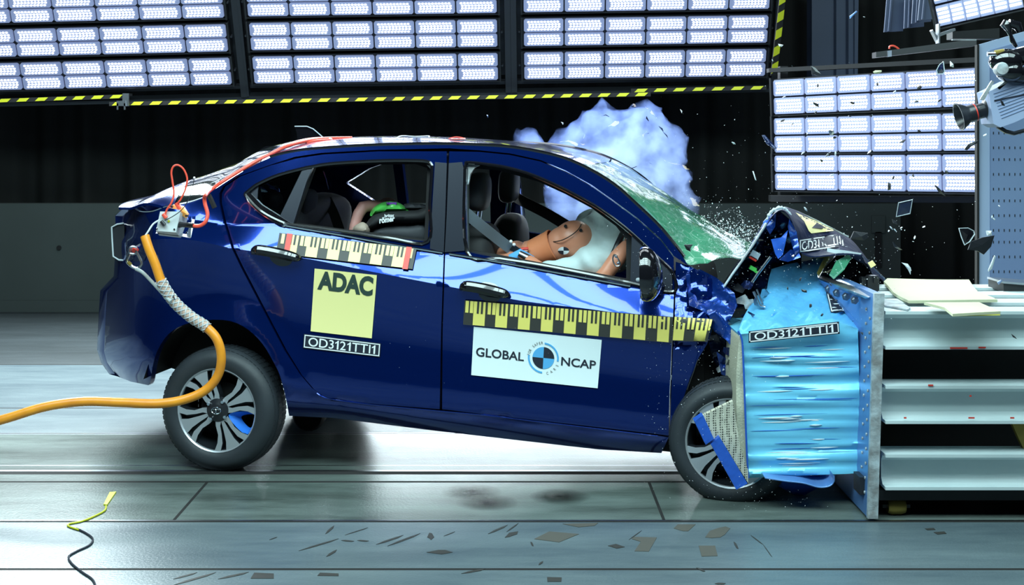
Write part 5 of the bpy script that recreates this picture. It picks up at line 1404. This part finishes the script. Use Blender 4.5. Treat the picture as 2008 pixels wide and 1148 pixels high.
b = MB(); b.tube([ob(x, y, .03) for x, y in ((1956, 248), (1972, 258), (1988, 262), (2010, 256), (2050, 240))], .008, n=6); b.build('camera_bracket', 'satin_black', cm)
b = MB()
b.prism([ob(1922, 195), ob(1945, 158), ob(1950, 160), ob(1930, 197)], (0, .01, 0)); b.prism([ob(1955, 172), ob(1980, 152), ob(1984, 155), ob(1960, 176)], (0, .01, 0))
b.build('torn_film', 'plate_edge', cm, smooth=False)
cm2 = thing('camera_mount', 'black jointed camera clamp above the grey box camera', 'camera mount', ob(1975, 120))
b = MB(); b.ball(ob(1972, 120), (.06, .05, .045), 20, 12); b.ball(ob(1980, 140), (.05, .05, .04), 20, 12); b.tube([ob(1985, 112), ob(2050, 95)], .028, n=10); b.tube([ob(1985, 145), ob(2050, 150)], .03, n=10); b.tube([ob(1990, 135), ob(2050, 100)], .006); b.build('clamp', 'gloss_black', cm2)
b = MB(); b.lathe([(0, 0), (.020, 0), (.024, .01), (.024, .05), (0, .05)], ob(1966, 135, -.06), (.15, 1, 0), n=24); b.build('clamp_knob', 'plate_edge', cm2)
b = MB(); b.lathe([(0, 0), (.009, 0), (.009, .03), (0, .03)], ob(1936, 106, -.02), (1, 0, 0), n=16); b.build('clamp_pin', 'chrome', cm2)
b = MB(); b.tube([ob(1951, 104, -.02), ob(1968, 101, -.02)], .010, n=10); b.build('clamp_bolt', 'brass', cm2)
b = MB(); b.tube([ob(1993, 92), ob(1985, 80), ob(1982, 70), ob(1978, 58), ob(1972, 48), ob(1975, 42)], [.006, .010, .007, .012, .020, .014], n=10); b.tube([ob(1978, 45), ob(1995, 50), ob(2000, 62)], [.014, .018, .012], n=10); b.build('lamp_stalk', 'gloss_black', cm2)

b = MB(); xp = ob(2056, 120).x; b.tube([(xp, 5.03, 0), (xp, 5.03, 2.0)], .035, n=14); b.lathe([(0, 0), (.055, 0), (.055, .02), (0, .02)], (xp, 5.03, 0), (0, 0, 1), n=24); b.build('stand_post', 'frame_grey', cm2)
# ================================================================== rigging at the rear
def tubeobj(name, pts, r, m, label, cat, n=10, k=6, parent=None, group=None):
    b = MB(); b.tube(crv([tuple(p) for p in pts], k), r, n=n); o = b.build(name, m, parent)
    if label: tag(o, label, cat, group)
    return o
Oc = [P(284, 463, 5.93), P(292, 488, 5.92), P(305, 520, 5.92), P(318, 556, 5.92), P(340, 590, 5.93), P(372, 620, 5.93), P(402, 640, 5.93), P(425, 665, 5.92), P(434, 700, 5.92), P(428, 735, 5.93), P(405, 764, 5.93), P(365, 783, 5.92), P(310, 792, 5.90), P(240, 790, 5.88), P(165, 788, 5.86), P(95, 797, 5.84), P(30, 816, 5.82), P(-60, 848, 5.80), P(-260, 950, 5.75), P(-480, 985, 5.75), P(-900, 990, 5.7)]
cab = tubeobj('orange_cable', Oc, .0195, 'orange', 'thick orange cable looping from the car\'s tail in front of the rear wheel', 'cable', n=14)
b = MB(); sl = [Vector(p) for p in crv([tuple(p) for p in Oc], 6)][17:38]
b.tube(sl, .0225, n=14); b.build('braided_sleeve', 'sleeve_mesh', cab)
b = MB()
Ls = [0]
for i in range(1, len(sl)): Ls.append(Ls[-1]+(sl[i]-sl[i-1]).length)
for sg in (1, -1):
    for ph in (0, math.pi/2, math.pi, 1.5*math.pi):
        pts = []
        for i in range(140):
            s = Ls[-1]*i/139; j = max(0, min(len(sl)-2, int(np.searchsorted(Ls, s))-1)); t = (s-Ls[j])/(Ls[j+1]-Ls[j]); p = sl[j].lerp(sl[j+1], t); d = (sl[j+1]-sl[j]).normalized()
            e1 = d.cross(Vector((0, 1, 0))).normalized(); e2 = d.cross(e1); a = sg*s*70+ph
            pts.append(p+(e1*math.cos(a)+e2*math.sin(a))*.0232)
        b.tube(pts, .0022, n=4)
b.build('sleeve_braid', 'shard_light', cab)
tubeobj('steel_rope', [P(267, 528, 5.98), P(280, 535, 5.96), P(297, 552, 5.96), P(318, 575, 5.93), P(335, 592, 5.90)], .0075, 'rope', 'grey steel rope from the shackle to the braided sleeve', 'rope')
tubeobj('thin_wire', [P(308, 500, 5.98), P(318, 530, 5.97), P(330, 560, 5.94), P(343, 588, 5.90)], .0025, 'ink', 'thin dark wire beside the orange cable at the tail', 'wire', n=6)
# shackle
sk = thing('shackle', 'steel shackle hooked on the stud beside the tail lamp', 'shackle', P(262, 510, 6.05))
b = MB(); b.tube(crv([tuple(P(x, y, 6.03)) for x, y in ((256, 488), (264, 487), (268, 495), (277, 513), (276, 522), (268, 527), (256, 521), (249, 512), (254, 500))], 5, True), .006, n=8, close=True); b.build('shackle_bow', 'steel', sk)
b = MB(); b.tube(crv([tuple(P(x, y, 6.0)) for x, y in ((255, 497), (254, 488), (262, 484), (268, 490), (265, 498))], 5, True), .005, n=8, close=True); b.build('link', 'steel', sk)
b = MB(); b.tube([P(262, 490, 6.03), P(272, 485, 6.10), P(276, 482, 6.3)], [.012, .010, .010], n=12); b.build('stud', 'chrome', sk)
b = MB(); b.tube([P(264, 493, 6.0), P(266, 489, 6.01)], .014, n=12); b.build('red_washer', 'red', sk)
b = MB(); b.tube([P(251, 514, 6.02), P(257, 520, 6.02)], .008, n=8); b.build('brass_nut', 'brass', sk)
# measuring box
bx = thing('instrument_box', 'small white electrical box on a bracket at the rear pillar', 'electrical box', P(335, 470, 6.05))
def bp(x, y, d=0): return P(x, y, 6.06+d)
b = MB(); q = [bp(314, 415), bp(354, 415), bp(345, 456), bp(306, 453)]; r_ = [bp(368, 430, .10), bp(356, 467, .10)]
b.add([q[0], q[1], q[2], q[3], bp(318, 418, .12), bp(368, 430, .10), bp(355, 467, .08), bp(312, 462, .10)], [(0, 1, 2, 3), (1, 5, 6, 2), (3, 2, 6, 7), (0, 4, 5, 1), (0, 3, 7, 4), (4, 7, 6, 5)])
b.build('box_body', 'box_grey', bx, smooth=False)
b = MB(); b.prism([bp(305, 458, .04), bp(374, 467, .04), bp(382, 431, .09), bp(376, 430, .09), bp(366, 460, .07), bp(308, 452, .06)], (0, .006, 0)); b.build('mounting_plate', 'steel', bx, smooth=False)
b = MB()
for x, y in ((311, 457), (366, 457), (308, 449), (342, 450)): b.lathe([(0, -.002), (.004, -.002), (.005, .001)], bp(x, y, -.002 if y < 455 else .035), (0, 1, 0), n=10)
b.build('screws', 'chrome', bx)
b = MB(); b.tube([bp(352, 441, .02), bp(358, 441, .0), bp(380, 443, -.02)], [.014, .011, .011], n=12); b.tube([bp(366, 439, -.02), bp(378, 440, -.03)], .006, n=8); b.build('cable_gland', 'satin_black', bx)
b = MB(); b.tube([bp(316, 434, -.01), bp(323, 442, -.012)], [.008, .009], n=10); b.build('aerial_foot', 'satin_black', bx)
b = MB(); b.lathe([(0, -.002), (.005, -.002), (.005, .001)], bp(331, 434, -.002), (0, 1, 0), n=12); b.build('yellow_button', 'hazard_yellow', bx)
fb = thing('fuse_block', 'copper coloured fuse block above the white box', 'fuse block', P(352, 425, 6.1))
b = MB(); b.prism([bp(331, 408, .03), bp(340, 402, .05), bp(358, 405, .05), bp(368, 421, .03), bp(365, 428, .03), bp(358, 424, .03), bp(352, 412, .03)], (0, .03, 0)); b.build('copper_strap', 'copper', fb, smooth=False)
b = MB(); b.tube([bp(336, 405, .0), bp(338, 408, .0)], .008); b.tube([bp(366, 422, .0), bp(366, 425, .0)], .008); b.build('strap_bolts', 'chrome', fb)
tubeobj('red_wire', [bp(323, 425, -.01), bp(327, 412, -.01), bp(336, 398, -.01), bp(341, 380), bp(338, 355), bp(336, 338), bp(340, 327), bp(349, 324), bp(360, 332), bp(367, 350), bp(364, 370), bp(355, 390), bp(350, 398), bp(353, 408, .02)], .0042, 'red_cable', 'thin red wire standing up in a loop above the white box', 'wire', n=8)
b = MB(); b.tube([bp(320, 420, -.01), bp(326, 428, -.012)], .009, n=10); b.build('wire_plug', 'red_cable', bpy.data.objects['red_wire'])
b = MB(); b.tube([bp(346, 398, .01), bp(353, 410, .01)], .011, n=10); b.build('wire_plug', 'red_cable', bpy.data.objects['red_wire'])
tubeobj('whip_aerial', [bp(323, 433, -.015), bp(340, 424, -.02), bp(356, 412, -.02), bp(368, 395, -.01), bp(377, 370), bp(381, 349)], .0018, 'frame_grey', 'thin whip aerial bending up from the white box', 'aerial', n=6)
b = MB(); b.ball(bp(381, 349), .005, 10, 8); b.build('aerial_tip', 'white', bpy.data.objects['whip_aerial'])
tubeobj('red_cable', [bp(378, 443, -.02), bp(392, 443, -.02), bp(403, 435, -.02), bp(407, 420, -.01), bp(402, 400), bp(401, 388), bp(404, 382), carP(412, 374, .03), carP(440, 354, .08), carP(494, 321, .18), carP(529, 303, .22), carP(560, 288, .27), carP(600, 277, .40), carP(640, 272, .52), carP(690, 271, .60)], .0085, 'red_cable', 'red cable running from the white box up the rear pillar onto the roof', 'cable', n=10)
tubeobj('red_cable', [carP(540, 298, .35), carP(570, 282, .45), carP(600, 274, .50), carP(630, 271, .55), carP(650, 274, .50), carP(625, 276, .45), carP(600, 280, .40)], .006, 'red_cable', 'coiled red cable lying on the roof near the fin', 'cable')
tubeobj('white_cable', [carP(275, 415, .2), carP(320, 402, .3), carP(360, 388, .3), carP(420, 358, .25), carP(470, 335, .25), carP(520, 310, .27)], .004, 'shard_light', 'thin white cable beside the red one on the rear pillar', 'cable', n=6)
tubeobj('white_cable', [P(312, 432, 6.05), P(300, 440, 6.02), P(290, 455, 5.97), P(285, 462, 5.95)], .004, 'shard_light', 'thin white cable entering the top of the orange one', 'cable', n=6)
tubeobj('white_cable', [carP(772, 278, .42), carP(785, 267, .50), carP(815, 268, .62), carP(842, 267, .74), carP(828, 273, .6), carP(800, 275, .45)], .0025, 'shard_light', 'thin white wire loop standing on the middle of the roof', 'cable', n=6)
tubeobj('roof_wire', [carP(880, 272, .50), carP(895, 269, .52), carP(912, 272, .52), carP(902, 273, .46), carP(885, 273, .46)], .003, 'red_cable', 'small red wire ring on the front of the roof', 'wire', n=6)
tubeobj('rubber_strap', [carP(409, 383, .01), carP(415, 395, -.005), carP(421, 408, -.005)], .012, 'matte_black', 'short black strap on the rear pillar beside the red cable', 'strap', n=6)

# floor items: yellow strap and trailing cable
zf = .004
def fl_(x, y, z=zf): Y = (H-z)*F/(y-HY); return P(x, y, Y)
lying('floor_strap', [(215, 968), (228, 967), (210, 993), (203, 992)], .0, .006, 'hazard_yellow', 'yellow strap taped to the floor at lower left', 'strap')
tubeobj('floor_cable', [fl_(208, 993), fl_(205, 1002), (fl_(185, 1013)), fl_(160, 1023), fl_(136, 1028), fl_(135, 1033), fl_(155, 1040)], .004, 'hazard_yellow', 'thin yellow cable snaking on the floor from the yellow strap', 'cable', n=6)
tubeobj('floor_cable', [fl_(150, 1037), fl_(170, 1047), fl_(182, 1058), fl_(175, 1070), fl_(150, 1082), fl_(135, 1092), fl_(140, 1105), fl_(160, 1122), fl_(182, 1138), fl_(190, 1160)], .004, 'ink', 'thin black cable winding to the bottom edge at lower left', 'cable', n=6)
# ================================================================== marks and flakes lying on the floor
def conv(ox, oy, pts, s=2.8686): return [(ox+x/s, oy+y/s) for x, y in pts]
def flake(name, poly, m, label, cat, group=None, th=.0012):
    vs = []
    for x, y in poly:
        Y = H*F/(y-HY); vs.append(Vector((P(x, y, Y).x, Y, .0005)))
    n = len(vs); V = vs+[v+Vector((0, 0, th)) for v in vs]
    fs = [list(range(n))[::-1], list(range(n, 2*n))]+[[i, (i+1) % n, (i+1) % n+n, i+n] for i in range(n)]
    return tag(obj(name, V, fs, m, smooth=False), label, cat, group)
TG = 'scraps of old tape on the floor'
TR = [(650, [(1140, 890), (1225, 848), (1392, 862), (1280, 908)], 'tape_tan', 'large diamond of brown tape on the floor below the front door'),
      (650, [(1690, 890), (1700, 878), (1830, 882), (1785, 960), (1705, 958), (1740, 905)], 'tape_tan', 'flag shaped brown tape scrap on the floor below the front wheel'),
      (650, [(1555, 928), (1600, 918), (1650, 935), (1605, 943)], 'tape_brown', 'small dark diamond of tape left of the flag shaped scrap'),
      (650, [(1300, 805), (1390, 823), (1480, 815), (1500, 800)], 'tape_tan', 'faded tan tape against the track edge above the large diamond'),
      (1308, [(38, 830), (60, 808), (160, 808), (120, 845), (90, 845)], 'tape_tan', 'faded tan tape on the floor at the track edge, below the front tyre'),
      (1308, [(178, 928), (270, 928), (285, 985), (195, 988)], 'tape_tan', 'square of brown tape on the floor below the barrier block'),
      (1308, [(215, 880), (240, 845), (290, 828), (330, 820), (355, 830), (325, 865), (300, 880), (250, 884)], 'tape_tan', 'crumpled tape scrap with a pale middle on the floor below the torn element'),
      (1308, [(1450, 832), (1500, 828), (1510, 838), (1465, 840)], 'tape_brown', 'left one of two small tape scraps in front of the trolley roller'),
      (1308, [(1500, 852), (1560, 848), (1572, 860), (1520, 864)], 'tape_brown', 'right one of two small tape scraps in front of the trolley roller'),
      (650, [(1213, 1105), (1295, 1107), (1293, 1130), (1215, 1130)], 'tape_brown', 'small brown tape rectangle at the bottom edge, below the front door'),
      (650, [(535, 965), (600, 952), (640, 952), (682, 965), (620, 976)], 'tape_brown', 'dark lens shaped scrap on the floor below the rear door'),
      (650, [(538, 880), (550, 855), (565, 858), (578, 880), (560, 895), (550, 885)], 'tape_brown', 'small ragged dark scrap on the floor above the lens shaped one'),
      (650, [(975, 882), (1000, 855), (1050, 847), (1045, 862), (1000, 878)], 'tape_brown', 'dark leaf shaped scrap on the floor, left of the large diamond'),
      (0, [(1410, 1112), (1430, 1080), (1540, 1085), (1540, 1112)], 'tape_brown', 'brown tape rectangle across the front groove, left of centre'),
      (0, [(1785, 1097), (1800, 1080), (1905, 1085), (1905, 1098)], 'tape_brown', 'brown tape strip across the front groove, right of the tape rectangle')]
for ox, pts, m_, lab in TR: flake('tape_scrap', conv(ox, 748, pts), m_, lab, 'tape scrap', TG)
def streak(a, b_, w=2.2):
    a = np.array(a); b_ = np.array(b_); d = b_-a; L = np.linalg.norm(d); n = np.array((-d[1], d[0]))/L
    return [tuple(a), tuple(a+d*.3+n*w*.8), tuple(a+d*.8+n*w), tuple(b_), tuple(a+d*.7-n*w*.6), tuple(a+d*.3-n*w*.8)]
for ox, a, b_, w in ((650, (250, 922), (405, 868), 2), (650, (315, 930), (500, 858), 2), (650, (880, 862), (992, 810), 2), (650, (985, 850), (1052, 800), 1.4), (650, (55, 898), (128, 902), 1.5), (650, (145, 898), (210, 901), 1.5), (650, (75, 868), (205, 826), .8), (650, (730, 1085), (865, 1058), 2), (650, (630, 875), (695, 848), .8),
                    (0, (1680, 957), (1905, 888), 1.6), (0, (1830, 862), (1880, 814), 2.5), (0, (975, 1116), (1110, 1078), 1.6), (0, (975, 1150), (1215, 1078), 2), (0, (1225, 1116), (1400, 1076), 2), (0, (1835, 990), (1895, 950), 2.4), (0, (1515, 895), (1560, 878), .8),
                    (1308, (375, 905), (402, 945), 2.4), (1308, (470, 868), (540, 920), 1), (1308, (540, 920), (592, 992), .8), (1308, (268, 1142), (330, 1140), 2), (1308, (165, 1052), (215, 1072), 2), (650, (1120, 905), (1137, 930), 2), (650, (1165, 1036), (1190, 1015), 2), (650, (1672, 895), (1745, 842), .8)):
    flake('scrape_mark', streak(*conv(ox, 748, [a, b_]), w), 'tape_brown', 'thin dark scrape streak on the floor in front of the track', 'scrape mark', 'dark scrape streaks on the front floor')
stain = mat('oil_stain', (0.02, 0.022, 0.02), rough=.25)
def stain_alpha(m):
    nt = m.node_tree; b = nt.nodes['Principled BSDF']; tc = nt.nodes.new('ShaderNodeTexCoord'); g = nt.nodes.new('ShaderNodeTexGradient'); g.gradient_type = 'SPHERICAL'; mp = nt.nodes.new('ShaderNodeMapping'); mp.inputs['Scale'].default_value = (7.5, 7.5, 1)
    nt.links.new(tc.outputs['Object'], mp.inputs[0]); nt.links.new(mp.outputs[0], g.inputs[0]); nt.links.new(g.outputs['Fac'], b.inputs['Alpha'])
stain_alpha(stain)
for x, y, lab in ((925, 966, 'round dark oil stain on the track plate, upper left one of three'), (955, 987, 'faint wide oil stain on the track plate, lower one of three'), (1098, 975, 'round dark oil stain on the track plate, rightmost of three')):
    Y = FY(y); X = P(x, y, Y).x; b = MB(); b.lathe([(0, .001), (.13, .001)], (0, 0, 0), (0, 0, 1), n=24); o = b.build('oil_stain', 'oil_stain', None, False, base='local'); o.location = (X, Y, .0008); tag(o, lab, 'stain', 'oil stains on the track plate')

# ================================================================== smoke
def smoke():
    b = MB()
    for x, y, r, Y in ((1190, 245, 52, 8.5), (1130, 290, 48, 8.5), (1245, 285, 74, 8.5), (1288, 262, 46, 8.5), (1180, 325, 66, 8.5), (1300, 345, 54, 8.5), (1325, 300, 26, 8.5), (1062, 276, 26, 8.6), (1040, 268, 14, 8.6), (1325, 395, 44, 8.4), (1245, 385, 60, 8.4), (1100, 335, 44, 8.5), (1180, 212, 24, 8.5), (1120, 395, 36, 8.45), (1160, 400, 50, 8.45)):
        b.ball(P(x, y, Y), r*Y/F, 20, 14)
    v, f = remesh('smoke_cloud', b, 'matte_black', None, .022, 1)
    nv = []
    for p in v:
        d = Vector((noise.noise(p*3.2+Vector((9, 0, 0))), noise.noise(p*3.2+Vector((0, 9, 0))), noise.noise(p*3.2+Vector((0, 0, 9)))))*.08
        d += Vector((noise.noise(p*9+Vector((9, 0, 0))), noise.noise(p*9+Vector((0, 9, 0))), noise.noise(p*9+Vector((0, 0, 9)))))*.06
        d += Vector((noise.noise(p*22), noise.noise(p*22+Vector((0, 5, 0))), noise.noise(p*22+Vector((0, 0, 5)))))*.022
        nv.append(p+d)
    m = bpy.data.materials.new('smoke'); m.use_nodes = True; nt = m.node_tree; nt.nodes.clear()
    out = nt.nodes.new('ShaderNodeOutputMaterial'); vs = nt.nodes.new('ShaderNodeVolumeScatter'); vs.inputs['Color'].default_value = (.13, .18, .42, 1); vs.inputs['Anisotropy'].default_value = 0
    tc = nt.nodes.new('ShaderNodeTexCoord'); n = nt.nodes.new('ShaderNodeTexNoise'); n.inputs['Scale'].default_value = 6.5; n.inputs['Detail'].default_value = 6; n.inputs['Roughness'].default_value = .6
    mr = nt.nodes.new('ShaderNodeMapRange'); mr.inputs[1].default_value = .36; mr.inputs[2].default_value = .60; mr.inputs[3].default_value = .3; mr.inputs[4].default_value = SMOKE_D
    nt.links.new(tc.outputs['Object'], n.inputs['Vector']); nt.links.new(n.outputs['Fac'], mr.inputs[0]); nt.links.new(mr.outputs[0], vs.inputs['Density']); nt.links.new(vs.outputs[0], out.inputs['Volume'])
    MATS['smoke'] = m
    tag(obj('smoke_cloud', nv, f, 'smoke'), 'billowing blue-white smoke cloud above the windscreen', 'smoke', kind='stuff')
SMOKE_D = 11.0
smoke()

# ================================================================== flying debris
rnd = random.Random(77)
def shard(x, y, Y, pts, m, label, cat='shard', group=None, name='plastic_shard', th=.006, tilt=.5, rim=False):
    """pts: outline in px about (x, y)"""
    sc = Y/F; c = P(x, y, Y); V, Fs = [], []
    a, b_ = rnd.uniform(-tilt, tilt), rnd.uniform(-tilt, tilt)
    n = len(pts); vs = [c+Vector((px*sc, a*px*sc+b_*py*sc, -py*sc)) for px, py in pts]
    dn = Vector((0, th, 0)); mid = sum(vs, Vector())/n + Vector((0, -th*rnd.uniform(.5, 2.5), 0))
    V = vs+[v+dn for v in vs]+[mid, mid+dn*1.5]
    fs = [[i, (i+1) % n, 2*n] for i in range(n)]+[[(i+1) % n+n, i+n, 2*n+1] for i in range(n)]+[[(i+1) % n, i, i+n, (i+1) % n+n] for i in range(n)]
    o = obj(name, V, fs, m, smooth=False); tag(o, label, cat, group)
    if rim:
        b = MB(); b.tube([v+Vector((0, -.002, 0)) for v in vs], .0022*(Y/5.5), n=5, close=True); b.build('broken_edge', 'shard_light', o)
    return o
def blobpts(r, n=6, asp=1.0, rot=0.0):
    out = []
    for i in range(n):
        t = 2*math.pi*i/n+rnd.uniform(-.3, .3); q = r*rnd.uniform(.55, 1.15); x, y = q*math.cos(t), q*math.sin(t)*asp; out.append((x*math.cos(rot)-y*math.sin(rot), x*math.sin(rot)+y*math.cos(rot)))
    return out
G2 = 'larger fragments thrown out by the crash'
K, L = 'satin_black', 'shard_light'
BIG = [
 (1686, 462, 5.6, [(-20, 6), (-12, -8), (18, -4), (16, 6), (8, 10)], K, 'flat dark rectangular fragment flying just right of the bonnet ridge', False),
 (1896, 462, 5.4, [(-16, -14), (4, -14), (16, -8), (17, -2), (4, 12), (-8, 18), (-13, 2)], 'gloss_black', 'dark curved fragment with a bright rim, left of the perforated wall\'s edge', True),
 (1928, 480, 5.38, [(-24, -6), (-2, -14), (22, -18), (16, 4), (2, 20), (-12, 12), (-30, 10)], K, 'large matt black fragment crossing the perforated wall\'s edge', False),
 (1939, 458, 5.3, [(-5, -5), (6, -5), (6, 4), (-3, 4)], 'white', 'small white square chip on top of the large matt black fragment', False),
 (1773, 409, 5.5, [(-11, -11), (12, -18), (11, 10), (-12, 17)], 'navy_crushed', 'blue square fragment with a white outline flying above the foam sheets', True),
 (1350, 486, 5.9, [(-9, -6), (9, -6), (5, 0), (4, 8), (-4, 4)], K, 'small black fragment in front of the foot of the windscreen', False),
 (1308, 745, 6.0, [(-11, -1), (10, -9), (8, 0), (-4, 7)], 'white', 'white sliver of glass in front of the door\'s lower front corner', False),
 (1281, 678, 6.0, [(-8, -3), (2, -4), (5, 4), (-2, 6)], 'white', 'small white chip just under the long ruler strip', False),
 (1510, 279, 6.0, [(-14, -14), (-8, -14), (12, 12), (8, 14), (-6, 4)], 'navy_crushed', 'long dark blue strip flying at the left edge of the lamp rows', False),
 (1721, 141, 6.5, [(-9, 0), (-4, -3), (8, -3), (8, 0), (2, 4), (-6, 3)], 'foam', 'pale cream curl above the top lamp row', False),
 (1846, 133, 6.0, [(-8, 4), (-4, -6), (2, -12), (6, 8), (3, 12), (-6, 12)], 'navy_crushed', 'dark two-tone flake at the top lamp row\'s upper edge', True),
 (1867, 126, 6.0, [(-4, -6), (3, 0), (4, 6), (-3, 4)], 'white', 'white flake right of the two-tone one above the top lamp row', False),
 (1601, 139, 6.4, [(-10, -10), (-2, -6), (8, 6), (4, 10), (-8, 6)], K, 'black flake hanging over the upper edge of the top lamp row', False),
 (1902, 283, 5.9, [(-12, 10), (-4, 0), (18, -8), (18, -3), (4, 4), (-6, 12)], K, 'pair of long black slivers beside the camera lens, lower edge', False),
 (1744, 366, 6.1, [(-3, -8), (3, -6), (3, 6), (-2, 8)], K, 'upright black flake in front of the lowest lamp row', False),
 (1843, 373, 6.1, [(-12, -12), (-4, -6), (2, 0), (12, 12), (0, 6)], K, 'long slanting black sliver below the lowest lamp row', False),
 (1601, 204, 6.3, [(-7, -4), (-2, -2), (4, 0), (6, 6), (-1, 4), (-6, 0)], K, 'ragged black flake before the top lamp row, second cell from the left', False),
 (1625, 303, 6.2, [(-8, 5), (-2, -2), (7, -6), (3, 3), (-2, 3)], K, 'black winged flake between the middle and lowest lamp rows', False),
 (1770, 277, 6.1, [(-7, 3), (0, -2), (7, -4), (2, 3)], K, 'small black leaf before the middle lamp row', False),
 (1630, 260, 6.3, [(-5, -5), (5, -3), (6, 2), (1, 6), (-4, 2)], 'steel', 'round silvery piece before the middle lamp row', False),
 (1674, 28, 7.0, [(-8, 9), (-8, 4), (6, -7), (8, -5)], 'plate_blue', 'slanting blue sliver high up beside the grey column', False),
 (1531, 89, 7.0, [(-5, -3), (6, -1), (2, 3), (-3, 2)], 'white', 'white chip beside the upright striped edge', False),
 (1946, 518, 5.6, [(4, -17), (7, -15), (0, 10), (-7, 15), (-8, 12)], L, 'pale upright curved strip in front of the perforated wall\'s foot', False),
 (1961, 553, 5.6, [(-5, 1), (2, -4), (5, -1), (-2, 6)], 'wall_light', 'small pale blue chip above the dark steel box', False),
 (1779, 526, 5.7, [(-9, -10), (2, -8), (7, 0), (5, 12), (2, 4), (-3, -4)], L, 'pale curved sliver above the left end of the foam sheet', False),
 (1758, 483, 5.7, [(-9, -9), (0, 0), (14, 8), (8, 8), (-4, 2)], K, 'black flake with a thin tail before the grey wall\'s right end', False),
 (1755, 436, 5.8, [(-5, -6), (3, -2), (5, 5), (-3, 2)], K, 'small black flake near the top of the grey wall\'s right end', False),
 (1967, 202, 4.9, [(-6, -6), (0, -2), (5, 6), (-1, 5)], K, 'black flake in front of the pale camera\'s side', False),
 (1989, 660, 5.4, [(-4, -4), (1, 0), (4, 5), (-2, 2)], K, 'small black flake before the uppermost white beam at the right', False),
 (1479, 345, 6.0, [(-3, -9), (-1, -9), (4, 9), (2, 8)], L, 'thin pale streak of glass left of the lowest lamp row', False),
 (1690, 655, 5.4, [(-3, -3), (3, -2), (2, 3)], K, 'tiny black flake in front of the plate\'s upper end', False),
 (1336, 218, 7.6, [(-2, -4), (2, 0), (1, 4)], 'white', 'white chip right of the smoke cloud\'s top', False),
 (1103, 242, 7.6, [(-3, -3), (2, -1), (1, 3)], 'white', 'white chip left of the smoke cloud\'s top', False),
 (956, 228, 7.6, [(-2, -3), (1, -2), (1, 3)], 'plate_blue', 'tiny bluish chip above the middle of the roof', False),
]
for x, y, Y, pts, m_, lab, rim in BIG: shard(x, y, Y, pts, m_, lab, 'shard', G2, rim=rim)
for (x, y) in ((1604, 167), (1672, 202), (1803, 172), (1843, 197), (1535, 237), (1554, 243), (1791, 345), (1752, 349), (1721, 165), (1797, 199), (1611, 315), (1637, 270), (1803, 258), (1857, 338), (1600, 220), (1667, 228)):
    shard(x, y, rnd.uniform(5.9, 6.6), blobpts(rnd.uniform(3, 6), 6, .6, rnd.uniform(0, 3)), K, 'small dark chip flying in front of the lamp rows by the perforated wall', 'shard', 'small dark chips before the lamp rows')
for (x, y) in ((1632, 343), (1639, 301), (1583, 262), (1755, 180), (1706, 298), (1538, 190), (1575, 300), (1932, 265), (1900, 305), (1515, 118), (1695, 33), (1439, 281), (1794, 466), (1791, 474), (1748, 447), (1743, 453), (1756, 452), (1960, 405), (1946, 426), (1950, 430), (1768, 447), (1812, 445), (1580, 410), (1582, 398)):
    shard(x, y, rnd.uniform(5.6, 6.6), blobpts(rnd.uniform(2.5, 5.5), 5, .35, rnd.uniform(0, 3)), L, 'small pale sliver of glass flying right of the car\'s nose', 'shard', 'small pale slivers of glass', name='glass_sliver')
for (x, y, r) in ((1497, 655, 0), (1577, 571, 6), (1570, 548, 4), (1590, 600, 6), (1545, 566, 3), (1612, 618, 4), (1630, 560, 3), (1508, 660, 0), (1556, 502, 4), (1640, 590, 3)):
    if r: shard(x, y, 5.55, blobpts(r, 6, .6, rnd.uniform(0, 3)), K, 'small dark crumb in front of the blue cladding sheet', 'shard', 'dark crumbs before the blue cladding')
def dust():
    b = MB(); r_ = random.Random(5)
    def speck(x, y, Y, s):
        c = P(x, y, Y); v = [c+Vector([r_.uniform(-1, 1)*s for _ in range(3)]) for _ in range(4)]; b.add(v, [(0, 1, 2), (0, 2, 3), (0, 3, 1), (1, 3, 2)])
    for _ in range(1500):                       # spray of glass at the foot of the windscreen
        t = abs(r_.gauss(0, 1)); x = 1462-t*28+r_.gauss(0, 22); y = 478-t*18+r_.gauss(0, 22)
        edge = 478-(x-1478)*1.55 if x > 1400 else 540
        if y > min(edge, 505): continue
        speck(x, y, r_.uniform(5.95, 7.0), r_.choice((.0012, .002, .003, .0045)))
    for _ in range(500): speck(r_.gauss(1400, 110), r_.gauss(480, 90), r_.uniform(5.7, 6.1), r_.choice((.001, .0016, .0026)))
    for _ in range(260): speck(r_.gauss(1490, 90), r_.gauss(620, 90), r_.uniform(5.4, 5.6), r_.choice((.001, .0016, .0022)))
    for _ in range(220): speck(r_.uniform(1260, 1460), r_.uniform(620, 980), r_.uniform(5.35, 5.7), r_.choice((.001, .0015, .0025)))
    for _ in range(200): speck(r_.gauss(1690, 50), r_.gauss(530, 50), r_.uniform(5.4, 5.9), r_.choice((.001, .002, .003)))
    for _ in range(160): speck(r_.uniform(1350, 1920), r_.uniform(120, 560), r_.uniform(5.5, 6.5), r_.choice((.001, .002, .003)))
    for _ in range(120): speck(r_.uniform(1380, 1640), r_.gauss(960, 30), r_.uniform(5.3, 5.6), r_.choice((.001, .002)))
    for _ in range(60): speck(r_.uniform(700, 1350), r_.uniform(600, 760), 5.9, .0012)
    tag(b.build('glass_dust', 'white', smooth=False), 'spray of fine glass dust around the foot of the windscreen', 'glass dust', kind='stuff')
dust()
